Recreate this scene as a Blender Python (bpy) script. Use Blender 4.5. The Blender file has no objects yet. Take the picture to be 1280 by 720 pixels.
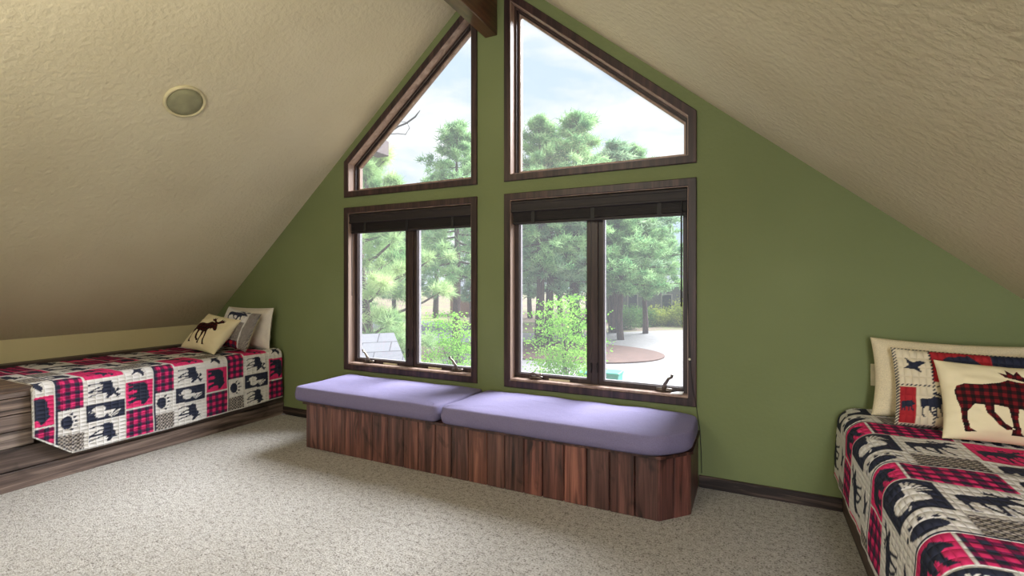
import bpy, bmesh, math, random
import numpy as np
from mathutils import Vector, Matrix
from mathutils.geometry import tessellate_polygon
from mathutils import noise as mnoise

SC = bpy.context.scene
COL = SC.collection
PI = math.pi
random.seed(7)

def s2l(c):
    return tuple((v / 255 / 12.92) if v / 255 <= 0.04045 else ((v / 255 + 0.055) / 1.055) ** 2.4 for v in c)
def rgba(c):
    return (*s2l(c), 1.0)

# ------------------------------------------------------------------ camera
CAM_H, FPX = 1.3, 610.0
YAW = math.atan2(300, 610)
cam_d = bpy.data.cameras.new('camera')
cam = bpy.data.objects.new('camera', cam_d); COL.objects.link(cam)
cam.location = (0, 0, CAM_H)
cam.rotation_euler = (PI / 2, 0, YAW)
cam_d.sensor_width = 36
cam_d.lens = 36 * FPX / 1280
cam_d.shift_y = -10 / 1280
cam_d.clip_start = 0.05
cam_d.clip_end = 400
SC.camera = cam
FWD = Vector((-math.sin(YAW), math.cos(YAW), 0)); RGT = Vector((math.cos(YAW), math.sin(YAW), 0))
def at(px, t, z=0.0):                                   # ground point seen at column px, t metres away
    p = FWD * t + RGT * ((px - 640) / FPX * t)
    return Vector((p.x, p.y, z))

# ------------------------------------------------------------------ materials
def new_mat(name):
    m = bpy.data.materials.new(name); m.use_nodes = True
    nt = m.node_tree
    b = nt.nodes['Principled BSDF']
    return m, nt, b
def nd(nt, t, **kw):
    n = nt.nodes.new(t)
    for k, v in kw.items():
        if k in n.inputs: n.inputs[k].default_value = v
        else: setattr(n, k, v)
    return n
def ramp(nt, stops):
    r = nt.nodes.new('ShaderNodeValToRGB')
    e = r.color_ramp.elements
    while len(e) < len(stops): e.new(0.5)
    for el, (p, c) in zip(e, stops):
        el.position = p; el.color = rgba(c)
    return r
def coords(nt, scale=(1, 1, 1), kind='Object', rot=(0, 0, 0)):
    tc = nt.nodes.new('ShaderNodeTexCoord'); mp = nt.nodes.new('ShaderNodeMapping')
    mp.inputs['Scale'].default_value = scale; mp.inputs['Rotation'].default_value = rot
    nt.links.new(tc.outputs[kind], mp.inputs['Vector'])
    return mp.outputs['Vector']
def add_bump(nt, b, height, strength, dist):
    bp = nd(nt, 'ShaderNodeBump', Strength=strength, Distance=dist)
    nt.links.new(height, bp.inputs['Height']); nt.links.new(bp.outputs['Normal'], b.inputs['Normal'])

def plain(name, c, rough=0.6, metal=0.0):
    m, nt, b = new_mat(name)
    n = nd(nt, 'ShaderNodeTexNoise', Scale=14.0, Detail=3.0)
    nt.links.new(coords(nt), n.inputs['Vector'])
    lo = tuple(v * 0.93 for v in c); hi = tuple(min(255, v * 1.05) for v in c)
    r = ramp(nt, [(0.3, lo), (0.7, hi)])
    nt.links.new(n.outputs['Fac'], r.inputs['Fac']); nt.links.new(r.outputs['Color'], b.inputs['Base Color'])
    b.inputs['Roughness'].default_value = rough; b.inputs['Metallic'].default_value = metal
    return m

def plaster(name, c, c2, scale=38.0, strength=0.35, dist=0.006):
    m, nt, b = new_mat(name)
    v = coords(nt)
    n = nd(nt, 'ShaderNodeTexNoise', Scale=scale, Detail=4.0, Roughness=0.55)
    nt.links.new(v, n.inputs['Vector'])
    n2 = nd(nt, 'ShaderNodeTexNoise', Scale=1.6, Detail=2.0)
    nt.links.new(v, n2.inputs['Vector'])
    r = ramp(nt, [(0.3, c), (0.7, c2)])
    nt.links.new(n2.outputs['Fac'], r.inputs['Fac']); nt.links.new(r.outputs['Color'], b.inputs['Base Color'])
    rr = ramp(nt, [(0.35, (0, 0, 0)), (0.62, (255, 255, 255))])
    nt.links.new(n.outputs['Fac'], rr.inputs['Fac'])
    add_bump(nt, b, rr.outputs['Color'], strength, dist)
    b.inputs['Roughness'].default_value = 0.75
    b.inputs['Specular IOR Level'].default_value = 0.25
    return m

def wood(name, dark, mid, light, axis='x', grain=26.0, rough=0.45, tint=False, knots=True, kscale=3.0, fine=1.0):
    m, nt, b = new_mat(name)
    sc = {'x': (0.05, 1, 1), 'y': (1, 0.05, 1), 'z': (1, 1, 0.05)}[axis]
    v = coords(nt, sc)
    n = nd(nt, 'ShaderNodeTexNoise', Scale=grain, Detail=6.0, Roughness=0.62, Distortion=0.6)
    nt.links.new(v, n.inputs['Vector'])
    r = ramp(nt, [(0.30, dark), (0.5, mid), (0.72, light)])
    nt.links.new(n.outputs['Fac'], r.inputs['Fac'])
    out = r.outputs['Color']
    if knots:
        ks = {'x': (0.45, 1, 1), 'y': (1, 0.45, 1), 'z': (1, 1, 0.45)}[axis]
        vk = coords(nt, ks)
        k = nd(nt, 'ShaderNodeTexNoise', Scale=kscale * 2.2, Detail=3.0, Distortion=1.2)
        nt.links.new(vk, k.inputs['Vector'])
        kr = ramp(nt, [(0.28, (70, 62, 60)), (0.42, (255, 255, 255))])
        nt.links.new(k.outputs['Fac'], kr.inputs['Fac'])
        mx = nd(nt, 'ShaderNodeMixRGB', blend_type='MULTIPLY'); mx.inputs['Fac'].default_value = 0.85
        nt.links.new(out, mx.inputs['Color1']); nt.links.new(kr.outputs['Color'], mx.inputs['Color2'])
        out = mx.outputs['Color']
    if tint:
        a = nd(nt, 'ShaderNodeVertexColor', layer_name='Tint')
        mx = nd(nt, 'ShaderNodeMixRGB', blend_type='MULTIPLY'); mx.inputs['Fac'].default_value = 1.0
        nt.links.new(out, mx.inputs['Color1']); nt.links.new(a.outputs['Color'], mx.inputs['Color2'])
        out = mx.outputs['Color']
    nt.links.new(out, b.inputs['Base Color'])
    b.inputs['Roughness'].default_value = rough
    add_bump(nt, b, n.outputs['Fac'], 0.25 * fine, 0.002)
    return m

def carpet_mat():
    m, nt, b = new_mat('carpet')
    v = coords(nt)
    n = nd(nt, 'ShaderNodeTexNoise', Scale=110.0, Detail=4.0, Roughness=0.72)
    nt.links.new(v, n.inputs['Vector'])
    n2 = nd(nt, 'ShaderNodeTexNoise', Scale=34.0, Detail=3.0)
    nt.links.new(v, n2.inputs['Vector'])
    ad = nd(nt, 'ShaderNodeMath', operation='MULTIPLY_ADD'); ad.inputs[1].default_value = 0.35
    nt.links.new(n2.outputs['Fac'], ad.inputs[0]); nt.links.new(n.outputs['Fac'], ad.inputs[2])
    r = ramp(nt, [(0.52, (80, 71, 63)), (0.62, (156, 151, 144)), (0.80, (192, 188, 183))])
    nt.links.new(ad.outputs[0], r.inputs['Fac'])
    nt.links.new(r.outputs['Color'], b.inputs['Base Color'])
    add_bump(nt, b, ad.outputs[0], 0.8, 0.012)
    b.inputs['Roughness'].default_value = 0.95
    b.inputs['Specular IOR Level'].default_value = 0.1
    b.inputs['Sheen Weight'].default_value = 0.15
    return m

def cloth_attr(name, stitch=True, rough=0.85):
    m, nt, b = new_mat(name)
    a = nd(nt, 'ShaderNodeVertexColor', layer_name='Pattern')
    nt.links.new(a.outputs['Color'], b.inputs['Base Color'])
    b.inputs['Roughness'].default_value = rough
    b.inputs['Specular IOR Level'].default_value = 0.15
    if stitch:
        v = coords(nt, kind='UV')
        w1 = nd(nt, 'ShaderNodeTexWave', Scale=12.0, Distortion=0.5); w1.inputs['Detail'].default_value = 1.0
        w1.bands_direction = 'X'
        nt.links.new(v, w1.inputs['Vector'])
        w2 = nd(nt, 'ShaderNodeTexWave', Scale=7.0, Distortion=0.6); w2.bands_direction = 'Y'
        nt.links.new(v, w2.inputs['Vector'])
        p1 = nd(nt, 'ShaderNodeMath', operation='POWER'); p1.inputs[1].default_value = 0.3
        nt.links.new(w1.outputs['Fac'], p1.inputs[0])
        p2 = nd(nt, 'ShaderNodeMath', operation='POWER'); p2.inputs[1].default_value = 0.3
        nt.links.new(w2.outputs['Fac'], p2.inputs[0])
        mm = nd(nt, 'ShaderNodeMath', operation='MULTIPLY')
        nt.links.new(p1.outputs[0], mm.inputs[0]); nt.links.new(p2.outputs[0], mm.inputs[1])
        add_bump(nt, b, mm.outputs[0], 0.7, 0.010)
    else:
        n = nd(nt, 'ShaderNodeTexNoise', Scale=160.0, Detail=2.0)
        nt.links.new(coords(nt), n.inputs['Vector'])
        add_bump(nt, b, n.outputs['Fac'], 0.15, 0.003)
    return m

def fabric(name, c, scale=220.0):
    m, nt, b = new_mat(name)
    v = coords(nt)
    n = nd(nt, 'ShaderNodeTexNoise', Scale=scale, Detail=2.0)
    nt.links.new(v, n.inputs['Vector'])
    r = ramp(nt, [(0.3, tuple(x * 0.9 for x in c)), (0.7, c)])
    nt.links.new(n.outputs['Fac'], r.inputs['Fac']); nt.links.new(r.outputs['Color'], b.inputs['Base Color'])
    n2 = nd(nt, 'ShaderNodeTexNoise', Scale=9.0, Detail=3.0)
    nt.links.new(v, n2.inputs['Vector'])
    add_bump(nt, b, n2.outputs['Fac'], 0.25, 0.02)
    b.inputs['Roughness'].default_value = 0.9
    b.inputs['Specular IOR Level'].default_value = 0.15
    return m

def pane_mat(name, haze):
    m = bpy.data.materials.new(name); m.use_nodes = True
    nt = m.node_tree; nt.nodes.clear()
    o = nt.nodes.new('ShaderNodeOutputMaterial')
    tr = nd(nt, 'ShaderNodeBsdfTransparent', Color=(0.97, 0.98, 0.98, 1))
    gl = nd(nt, 'ShaderNodeBsdfGlossy', Roughness=0.02)
    tl = nd(nt, 'ShaderNodeBsdfTranslucent', Color=(0.93, 0.95, 1.0, 1))
    m1 = nt.nodes.new('ShaderNodeMixShader'); m1.inputs[0].default_value = 0.02
    m2 = nt.nodes.new('ShaderNodeMixShader')
    n = nd(nt, 'ShaderNodeTexNoise', Scale=2.5, Detail=2.0)
    nt.links.new(coords(nt), n.inputs['Vector'])
    mr = nd(nt, 'ShaderNodeMapRange'); mr.inputs['To Min'].default_value = haze * 0.9; mr.inputs['To Max'].default_value = haze * 1.1
    nt.links.new(n.outputs['Fac'], mr.inputs['Value']); nt.links.new(mr.outputs['Result'], m2.inputs[0])
    nt.links.new(tr.outputs[0], m1.inputs[1]); nt.links.new(gl.outputs[0], m1.inputs[2])
    nt.links.new(m1.outputs[0], m2.inputs[1]); nt.links.new(tl.outputs[0], m2.inputs[2])
    nt.links.new(m2.outputs[0], o.inputs['Surface'])
    return m

def leaf_mat(name, dark, light, transl=0.35):
    m = bpy.data.materials.new(name); m.use_nodes = True
    nt = m.node_tree; nt.nodes.clear()
    o = nt.nodes.new('ShaderNodeOutputMaterial')
    n = nd(nt, 'ShaderNodeTexNoise', Scale=1.3, Detail=4.0)
    nt.links.new(coords(nt), n.inputs['Vector'])
    r = ramp(nt, [(0.35, dark), (0.65, light)])
    nt.links.new(n.outputs['Fac'], r.inputs['Fac'])
    d = nt.nodes.new('ShaderNodeBsdfDiffuse'); t = nt.nodes.new('ShaderNodeBsdfTranslucent')
    mx = nt.nodes.new('ShaderNodeMixShader'); mx.inputs[0].default_value = transl
    nt.links.new(r.outputs['Color'], d.inputs['Color']); nt.links.new(r.outputs['Color'], t.inputs['Color'])
    nt.links.new(d.outputs[0], mx.inputs[1]); nt.links.new(t.outputs[0], mx.inputs[2])
    nt.links.new(mx.outputs[0], o.inputs['Surface'])
    return m

def ground_mat(name, stops, scale=0.6, fine=14.0):
    m, nt, b = new_mat(name)
    v = coords(nt)
    n = nd(nt, 'ShaderNodeTexNoise', Scale=scale, Detail=8.0, Roughness=0.7)
    nt.links.new(v, n.inputs['Vector'])
    r = ramp(nt, stops)
    nt.links.new(n.outputs['Fac'], r.inputs['Fac'])
    n2 = nd(nt, 'ShaderNodeTexNoise', Scale=fine, Detail=4.0, Roughness=0.7)
    nt.links.new(v, n2.inputs['Vector'])
    r2 = ramp(nt, [(0.3, (205, 205, 205)), (0.6, (255, 255, 255))])
    nt.links.new(n2.outputs['Fac'], r2.inputs['Fac'])
    mx = nd(nt, 'ShaderNodeMixRGB', blend_type='MULTIPLY'); mx.inputs['Fac'].default_value = 1.0
    nt.links.new(r.outputs['Color'], mx.inputs['Color1']); nt.links.new(r2.outputs['Color'], mx.inputs['Color2'])
    nt.links.new(mx.outputs['Color'], b.inputs['Base Color'])
    b.inputs['Roughness'].default_value = 0.95
    return m

def shingle_mat():
    m, nt, b = new_mat('roof_shingles')
    v = coords(nt, kind='UV')
    br = nd(nt, 'ShaderNodeTexBrick')
    br.inputs['Color1'].default_value = rgba((142, 140, 150)); br.inputs['Color2'].default_value = rgba((128, 126, 137))
    br.inputs['Mortar'].default_value = rgba((84, 82, 92))
    br.inputs['Scale'].default_value = 1.0
    br.inputs['Mortar Size'].default_value = 0.006
    br.inputs['Brick Width'].default_value = 0.33; br.inputs['Row Height'].default_value = 0.17
    nt.links.new(v, br.inputs['Vector'])
    nt.links.new(br.outputs['Color'], b.inputs['Base Color'])
    b.inputs['Roughness'].default_value = 0.9
    return m

M = dict(
    green=plaster('green_wall_paint', (115, 125, 84), (121, 131, 90), 42, 0.22, 0.003),
    ceil=plaster('cream_ceiling_texture', (208, 198, 168), (216, 207, 178), 30, 0.42, 0.006),
    kneewall=plaster('cream_knee_wall_paint', (214, 204, 160), (220, 210, 168), 42, 0.2, 0.004),
    carpet=carpet_mat(),
    trim=wood('dark_stained_trim', (28, 18, 18), (54, 37, 36), (84, 59, 55), 'z', 30, 0.42, knots=False),
    trimx=wood('dark_stained_trim_across', (28, 18, 18), (54, 37, 36), (84, 59, 55), 'x', 30, 0.42, knots=False),
    jamb=wood('stained_jamb_wood', (122, 98, 86), (156, 131, 118), (182, 158, 144), 'z', 18, 0.4, knots=False),
    sash=wood('dark_sash_wood', (36, 27, 26), (54, 41, 40), (74, 58, 54), 'z', 34, 0.4, knots=False),
    alu=plain('pale_sash_edge', (150, 146, 152), 0.5),
    blind=wood('dark_blind_wood', (20, 15, 17), (32, 24, 26), (46, 36, 38), 'x', 40, 0.6, knots=False),
    beam=wood('stained_beam_wood', (58, 38, 28), (98, 66, 48), (132, 96, 74), 'y', 16, 0.28, kscale=2.0),
    bench=wood('reddish_bench_planks', (44, 29, 27), (100, 67, 60), (150, 106, 94), 'z', 30, 0.42, tint=True, kscale=3.6),
    bed=wood('grey_brown_bed_planks', (36, 29, 28), (104, 90, 84), (166, 150, 138), 'y', 24, 0.5, tint=True, kscale=2.6),
    base=wood('dark_baseboard_wood', (8, 6, 6), (38, 27, 25), (124, 102, 90), 'x', 34, 0.45, knots=False),
    dark=plain('dark_metal', (52, 48, 47), 0.4, 0.6),
    bronze=plain('bronze_metal', (118, 108, 100), 0.35, 0.7),
    cord=plain('black_cord', (24, 22, 24), 0.6),
    lavender=fabric('lavender_cotton', (126, 119, 152)),
    quilt=cloth_attr('patchwork_quilt'),
    printed=cloth_attr('printed_cushion_cloth', False),
    sham=cloth_attr('patchwork_sham_cloth', True),
    white=fabric('white_pillowcase', (226, 218, 206)),
    cream=fabric('cream_pillowcase', (226, 212, 178)),
    ivory=plain('ivory_plastic', (226, 218, 188), 0.45),
    rim=plain('speaker_rim_paint', (208, 198, 158), 0.6),
    grille=plain('speaker_grille_cloth', (150, 148, 116), 0.9),
    pane=pane_mat('window_pane_clear', 0.02),
    pane_s=pane_mat('window_pane_screened', 0.02),
    bark=wood('pine_bark', (44, 33, 31), (80, 62, 57), (114, 92, 84), 'z', 9, 0.9, knots=False),
    paper=plain('white_paper', (238, 238, 240), 0.7),
    siding=ground_mat('grey_house_siding', [(0.3, (122, 120, 122)), (0.7, (142, 140, 142))], 0.4),
    roofm=ground_mat('grey_house_roof', [(0.3, (128, 130, 140)), (0.7, (150, 152, 162))], 0.8),
    stucco=ground_mat('reddish_stucco', [(0.3, (178, 130, 118)), (0.7, (192, 146, 132))], 0.5),
    glassd=plain('dark_house_glass', (58, 66, 78), 0.2),
    shingle=shingle_mat(),
    fascia=plain('brown_fascia_wood', (92, 74, 72), 0.7),
    teal=plain('teal_bin_plastic', (62, 160, 140), 0.5),
    needle=leaf_mat('pine_needles', (104, 150, 100), (184, 214, 156)),
    needle2=leaf_mat('pine_needles_grey', (110, 152, 118), (184, 206, 166)),
    needle3=leaf_mat('pine_needles_near', (126, 168, 110), (206, 222, 166)),
    maple=leaf_mat('bright_leaves', (104, 160, 56), (158, 204, 96), 0.45),
    shrub=leaf_mat('shrub_leaves', (112, 138, 60), (190, 196, 96), 0.4),
    shrubd=leaf_mat('dark_shrub_leaves', (62, 100, 56), (112, 146, 84), 0.35),
    ground=ground_mat('forest_floor', [(0.30, (92, 74, 60)), (0.48, (120, 102, 84)), (0.62, (110, 120, 68))], 0.25, 8),
    lawn=ground_mat('lawn_grass', [(0.3, (108, 128, 60)), (0.7, (146, 152, 86))], 0.5, 9),
    drive=ground_mat('pale_concrete', [(0.3, (130, 127, 126)), (0.7, (143, 140, 139))], 0.3, 6),
    asphalt=ground_mat('grey_asphalt', [(0.3, (104, 104, 112)), (0.7, (118, 118, 126))], 0.4, 10),
    mulch=ground_mat('reddish_mulch', [(0.3, (84, 58, 48)), (0.7, (108, 78, 66))], 1.5, 16),
    kerb=plain('kerb_stone', (186, 180, 176), 0.9),
)

# ------------------------------------------------------------------ object helpers
def tag(o, label=None, cat=None, group=None, kind=None):
    if label: o['label'] = label
    if cat: o['category'] = cat
    if group: o['group'] = group
    if kind: o['kind'] = kind
    return o
def thing(name, loc, label, cat, group=None, kind=None, rotz=0.0):
    o = bpy.data.objects.new(name, None); COL.objects.link(o)
    o.location = loc; o.rotation_euler = (0, 0, rotz); o.empty_display_size = 0.1
    return tag(o, label, cat, group, kind)
def link(name, me, mats, parent=None, smooth=False):
    o = bpy.data.objects.new(name, me); COL.objects.link(o)
    for m in (mats if isinstance(mats, (list, tuple)) else [mats]): me.materials.append(m)
    if smooth:
        me.shade_smooth()
    if parent:
        o.parent = parent
        # geometry is authored in world space: keep it there
        o.matrix_parent_inverse = Matrix.Identity(4)
        L = Matrix.LocRotScale(parent.location, parent.rotation_euler, None)
        if parent.parent:
            L = Matrix.LocRotScale(parent.parent.location, parent.parent.rotation_euler, None) @ L
        me.transform(L.inverted())
    return o
def bm_obj(name, bm, mats, parent=None, smooth=False):
    bmesh.ops.recalc_face_normals(bm, faces=bm.faces)
    me = bpy.data.meshes.new(name); bm.to_mesh(me); bm.free()
    return link(name, me, mats, parent, smooth)
def box(bm, lo, hi, bevel=0.0, tint=None, rot=None, seg=1):
    t = bmesh.new()
    vs = [t.verts.new((x, y, z)) for x in (lo[0], hi[0]) for y in (lo[1], hi[1]) for z in (lo[2], hi[2])]
    for f in [(0, 1, 3, 2), (4, 6, 7, 5), (0, 4, 5, 1), (2, 3, 7, 6), (0, 2, 6, 4), (1, 5, 7, 3)]:
        t.faces.new([vs[i] for i in f])
    if bevel:
        bmesh.ops.bevel(t, geom=list(t.edges), offset=bevel, segments=seg, profile=0.5, affect='EDGES')
    lay = None
    if tint is not None:
        lay = bm.verts.layers.float_color.get('Tint') or bm.verts.layers.float_color.new('Tint')
    mp = {}
    for v in t.verts:
        w = bm.verts.new(rot @ v.co if rot is not None else v.co)
        if lay is not None: w[lay] = (*tint, 1)
        mp[v] = w
    for f in t.faces: bm.faces.new([mp[v] for v in f.verts])
    t.free()
def prism(bm, poly, d, off):
    """poly: list of 3-D points, extruded by vector off"""
    a = [bm.verts.new(p) for p in poly]
    b = [bm.verts.new(Vector(p) + Vector(off)) for p in poly]
    n = len(poly)
    bm.faces.new(a); bm.faces.new(b[::-1])
    for i in range(n):
        bm.faces.new((a[i], b[i], b[(i + 1) % n], a[(i + 1) % n]))
def tube(bm, pts, rad, seg=8, cap=True):
    pts = [Vector(p) for p in pts]
    rads = rad if isinstance(rad, (list, tuple)) else [rad] * len(pts)
    rings = []
    up = Vector((0.31, 0.17, 0.93)).normalized()
    for i, p in enumerate(pts):
        d = (pts[min(i + 1, len(pts) - 1)] - pts[max(i - 1, 0)]).normalized()
        a = d.cross(up)
        if a.length < 1e-3: a = d.cross(Vector((1, 0, 0)))
        a.normalize(); b = d.cross(a)
        rings.append([bm.verts.new(p + (a * math.cos(2 * PI * k / seg) + b * math.sin(2 * PI * k / seg)) * rads[i]) for k in range(seg)])
    for r0, r1 in zip(rings, rings[1:]):
        for k in range(seg):
            bm.faces.new((r0[k], r0[(k + 1) % seg], r1[(k + 1) % seg], r1[k]))
    if cap:
        bm.faces.new(rings[0][::-1]); bm.faces.new(rings[-1])
def np_mesh(name, verts, faces, n=4):
    me = bpy.data.meshes.new(name)
    verts = np.asarray(verts, np.float32); faces = np.asarray(faces, np.int32)
    me.vertices.add(len(verts)); me.vertices.foreach_set('co', verts.ravel())
    me.loops.add(faces.size); me.loops.foreach_set('vertex_index', faces.ravel())
    me.polygons.add(len(faces))
    me.polygons.foreach_set('loop_start', np.arange(0, faces.size, n, dtype=np.int32))
    me.update(calc_edges=True); me.validate()
    return me
def grid_faces(nu, nv):
    i = np.arange(nu * nv).reshape(nu, nv)
    return np.stack([i[:-1, :-1], i[1:, :-1], i[1:, 1:], i[:-1, 1:]], -1).reshape(-1, 4)
def set_color(me, cols, name='Pattern'):
    a = me.attributes.new(name, 'FLOAT_COLOR', 'POINT')
    c = np.ones((len(me.vertices), 4), np.float32); c[:, :3] = cols
    a.data.foreach_set('color', c.ravel())
def set_uv(me, uv):
    l = me.uv_layers.new(name='UVMap')
    vi = np.empty(len(me.loops), np.int32); me.loops.foreach_get('vertex_index', vi)
    l.data.foreach_set('uv', np.asarray(uv, np.float32)[vi].ravel())

# ------------------------------------------------------------------ room shell
YW = 3.28                                               # gable wall plane
RIDGE_X, RIDGE_Z, SL = -1.79, 3.697, 0.833
XL, XR, YB = -5.23, 1.65, -3.4
def cz(x): return RIDGE_Z - SL * abs(x - RIDGE_X)

WIN = {                                                 # outer casing outlines on the gable wall (x, z)
    1: [(-3.29, 2.04), (-1.911, 2.04), (-1.911, 3.505), (-3.29, 2.362)],
    2: [(-1.674, 2.04), (-0.313, 2.04), (-0.313, 2.368), (-1.674, 3.500)],
    3: [(-3.29, 0.50), (-1.911, 0.50), (-1.911, 1.947), (-3.29, 1.947)],
    4: [(-1.674, 0.50), (-0.313, 0.50), (-0.313, 1.947), (-1.674, 1.947)],
}
def inset(poly, d):
    n = len(poly); out = []
    for i in range(n):
        p0, p1, p2 = Vector(poly[i - 1]), Vector(poly[i]), Vector(poly[(i + 1) % n])
        e0, e1 = (p1 - p0).normalized(), (p2 - p1).normalized()
        n0, n1 = Vector((-e0.y, e0.x)), Vector((-e1.y, e1.x))     # inward for counter-clockwise
        a, b = p0 + n0 * d, p1 + n1 * d
        den = e0.x * e1.y - e0.y * e1.x
        t = ((b - a).x * e1.y - (b - a).y * e1.x) / den
        q = a + e0 * t
        out.append((q.x, q.y))
    return out
def ring(bm, outer, inner, y0, y1):
    n = len(outer)
    V = [[bm.verts.new((p[0], y, p[1])) for p in poly] for poly in (outer, inner) for y in (y0, y1)]
    o0, o1, i0, i1 = V
    for k in range(n):
        j = (k + 1) % n
        bm.faces.new((o0[k], o0[j], i0[j], i0[k])); bm.faces.new((o1[k], i1[k], i1[j], o1[j]))
        bm.faces.new((o0[k], o1[k], o1[j], o0[j])); bm.faces.new((i0[k], i0[j], i1[j], i1[k]))
CASE = 0.05
def wall_with_holes(name, outer, holes, y0, y1, mat):
    polys = [[Vector((x, z, 0)) for x, z in outer]] + [[Vector((x, z, 0)) for x, z in h] for h in holes]
    flat = [p for q in polys for p in q]
    tris = tessellate_polygon(polys)
    bm = bmesh.new()
    a = [bm.verts.new((p.x, y0, p.y)) for p in flat]; b = [bm.verts.new((p.x, y1, p.y)) for p in flat]
    for t in tris:
        try:
            bm.faces.new([a[i] for i in t]); bm.faces.new([b[i] for i in reversed(t)])
        except ValueError: pass
    k = 0
    for q in polys:
        n = len(q)
        for i in range(n):
            j = (i + 1) % n
            bm.faces.new((a[k + i], a[k + j], b[k + j], b[k + i]))
        k += n
    return bm_obj(name, bm, mat)
gable = [(XL, 0), (XR, 0), (XR, cz(XR)), (RIDGE_X, RIDGE_Z), (XL, cz(XL))]
WALL_T = 0.16
tag(wall_with_holes('wall_back', gable, [inset(WIN[k], CASE - 0.012) for k in WIN], YW, YW + WALL_T, M['green']),
    'olive green gable wall with four windows', 'wall', kind='structure')
tag(wall_with_holes('wall_front', gable, [], YB - 0.15, YB, M['green']), 'gable wall behind the viewer', 'wall', kind='structure')
bm = bmesh.new(); box(bm, (XL - 0.15, YB, 0), (XL, YW + WALL_T, cz(XL)))
tag(bm_obj('wall_left', bm, M['kneewall']), 'low cream knee wall behind the left bed', 'wall', kind='structure')
bm = bmesh.new(); box(bm, (XR, YB, 0), (XR + 0.15, YW + WALL_T, cz(XR)))
tag(bm_obj('wall_right', bm, M['kneewall']), 'low cream knee wall on the right', 'wall', kind='structure')
bm = bmesh.new(); box(bm, (XL - 0.15, YB - 0.15, -0.25), (XR + 0.15, YW + WALL_T, 0))
tag(bm_obj('floor', bm, M['carpet']), 'beige speckled carpet floor', 'floor', kind='structure')
bm = bmesh.new()
prof = [(XL - 0.15, cz(XL - 0.15)), (RIDGE_X, RIDGE_Z), (XR + 0.15, cz(XR + 0.15)), (XR + 0.15, cz(XR + 0.15) + 0.2), (RIDGE_X, RIDGE_Z + 0.2), (XL - 0.15, cz(XL - 0.15) + 0.2)]
# a thin V-shaped shell, both slopes
a = [bm.verts.new((x, YB - 0.15, z)) for x, z in prof]; b = [bm.verts.new((x, YW + WALL_T + 0.05, z)) for x, z in prof]
for q in ((0, 1, 4, 5), (1, 2, 3, 4)):
    bm.faces.new([a[i] for i in q]); bm.faces.new([b[i] for i in reversed(q)])
for i in range(6):
    j = (i + 1) % 6
    bm.faces.new((a[i], a[j], b[j], b[i]))
tag(bm_obj('ceiling', bm, M['ceil']), 'cream textured vaulted ceiling, two slopes meeting at the ridge', 'ceiling', kind='structure')
bm = bmesh.new(); box(bm, (-1.842, YB, 3.16), (-1.738, YW, 3.655), 0.004)
tag(bm_obj('trim_1', bm, M['beam']), 'dark stained ridge beam under the ceiling peak', 'beam', kind='structure')
for i, (x0, x1) in enumerate(((-4.085, -3.105), (-0.30, 0.455))):
    bm = bmesh.new(); box(bm, (x0, YW - 0.016, 0), (x1, YW - 0.0005, 0.075), 0.003)
    tag(bm_obj(('baseboard_left', 'baseboard_right')[i], bm, M['base']),
        ('dark baseboard between the left bed and the bench', 'dark grained baseboard between the bench and the right bed')[i], 'baseboard', kind='structure')

# ------------------------------------------------------------------ windows
JD = 0.13                                              # reveal depth
WL = {1: 'upper left window with a slanted top', 2: 'upper right window with a slanted top',
      3: 'lower left window with two casement panes and a raised blind', 4: 'lower right window with two casement panes and a raised blind'}
def sash_edges(parent, poly, y):
    pass
def crank(parent, x, folded):
    bm = bmesh.new()
    y0 = YW + 0.052; z0 = 0.566
    # oval base plate + arm
    vs = []
    for k in range(16):
        a = 2 * PI * k / 16
        vs.append((x + 0.052 * math.cos(a), y0 + 0.018 * math.sin(a), z0))
    prism(bm, vs, 0, (0, 0, 0.022))
    if folded:
        tube(bm, [(x - 0.045, y0 - 0.012, z0 + 0.026), (x - 0.02, y0 - 0.014, z0 + 0.042), (x + 0.02, y0 - 0.014, z0 + 0.03), (x + 0.048, y0 - 0.012, z0 + 0.04)], [0.011, 0.010, 0.009, 0.012])
    else:
        s = -1 if parent['wi'] == 3 else 1
        tube(bm, [(x, y0 - 0.008, z0 + 0.012), (x + s * 0.008, y0 - 0.016, z0 + 0.05), (x + s * 0.03, y0 - 0.022, z0 + 0.088), (x + s * 0.05, y0 - 0.024, z0 + 0.10), (x + s * 0.054, y0 - 0.026, z0 + 0.118)], [0.017, 0.012, 0.009, 0.008, 0.010])
    bm_obj('crank_handle', bm, M['bronze'], parent, True)
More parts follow.
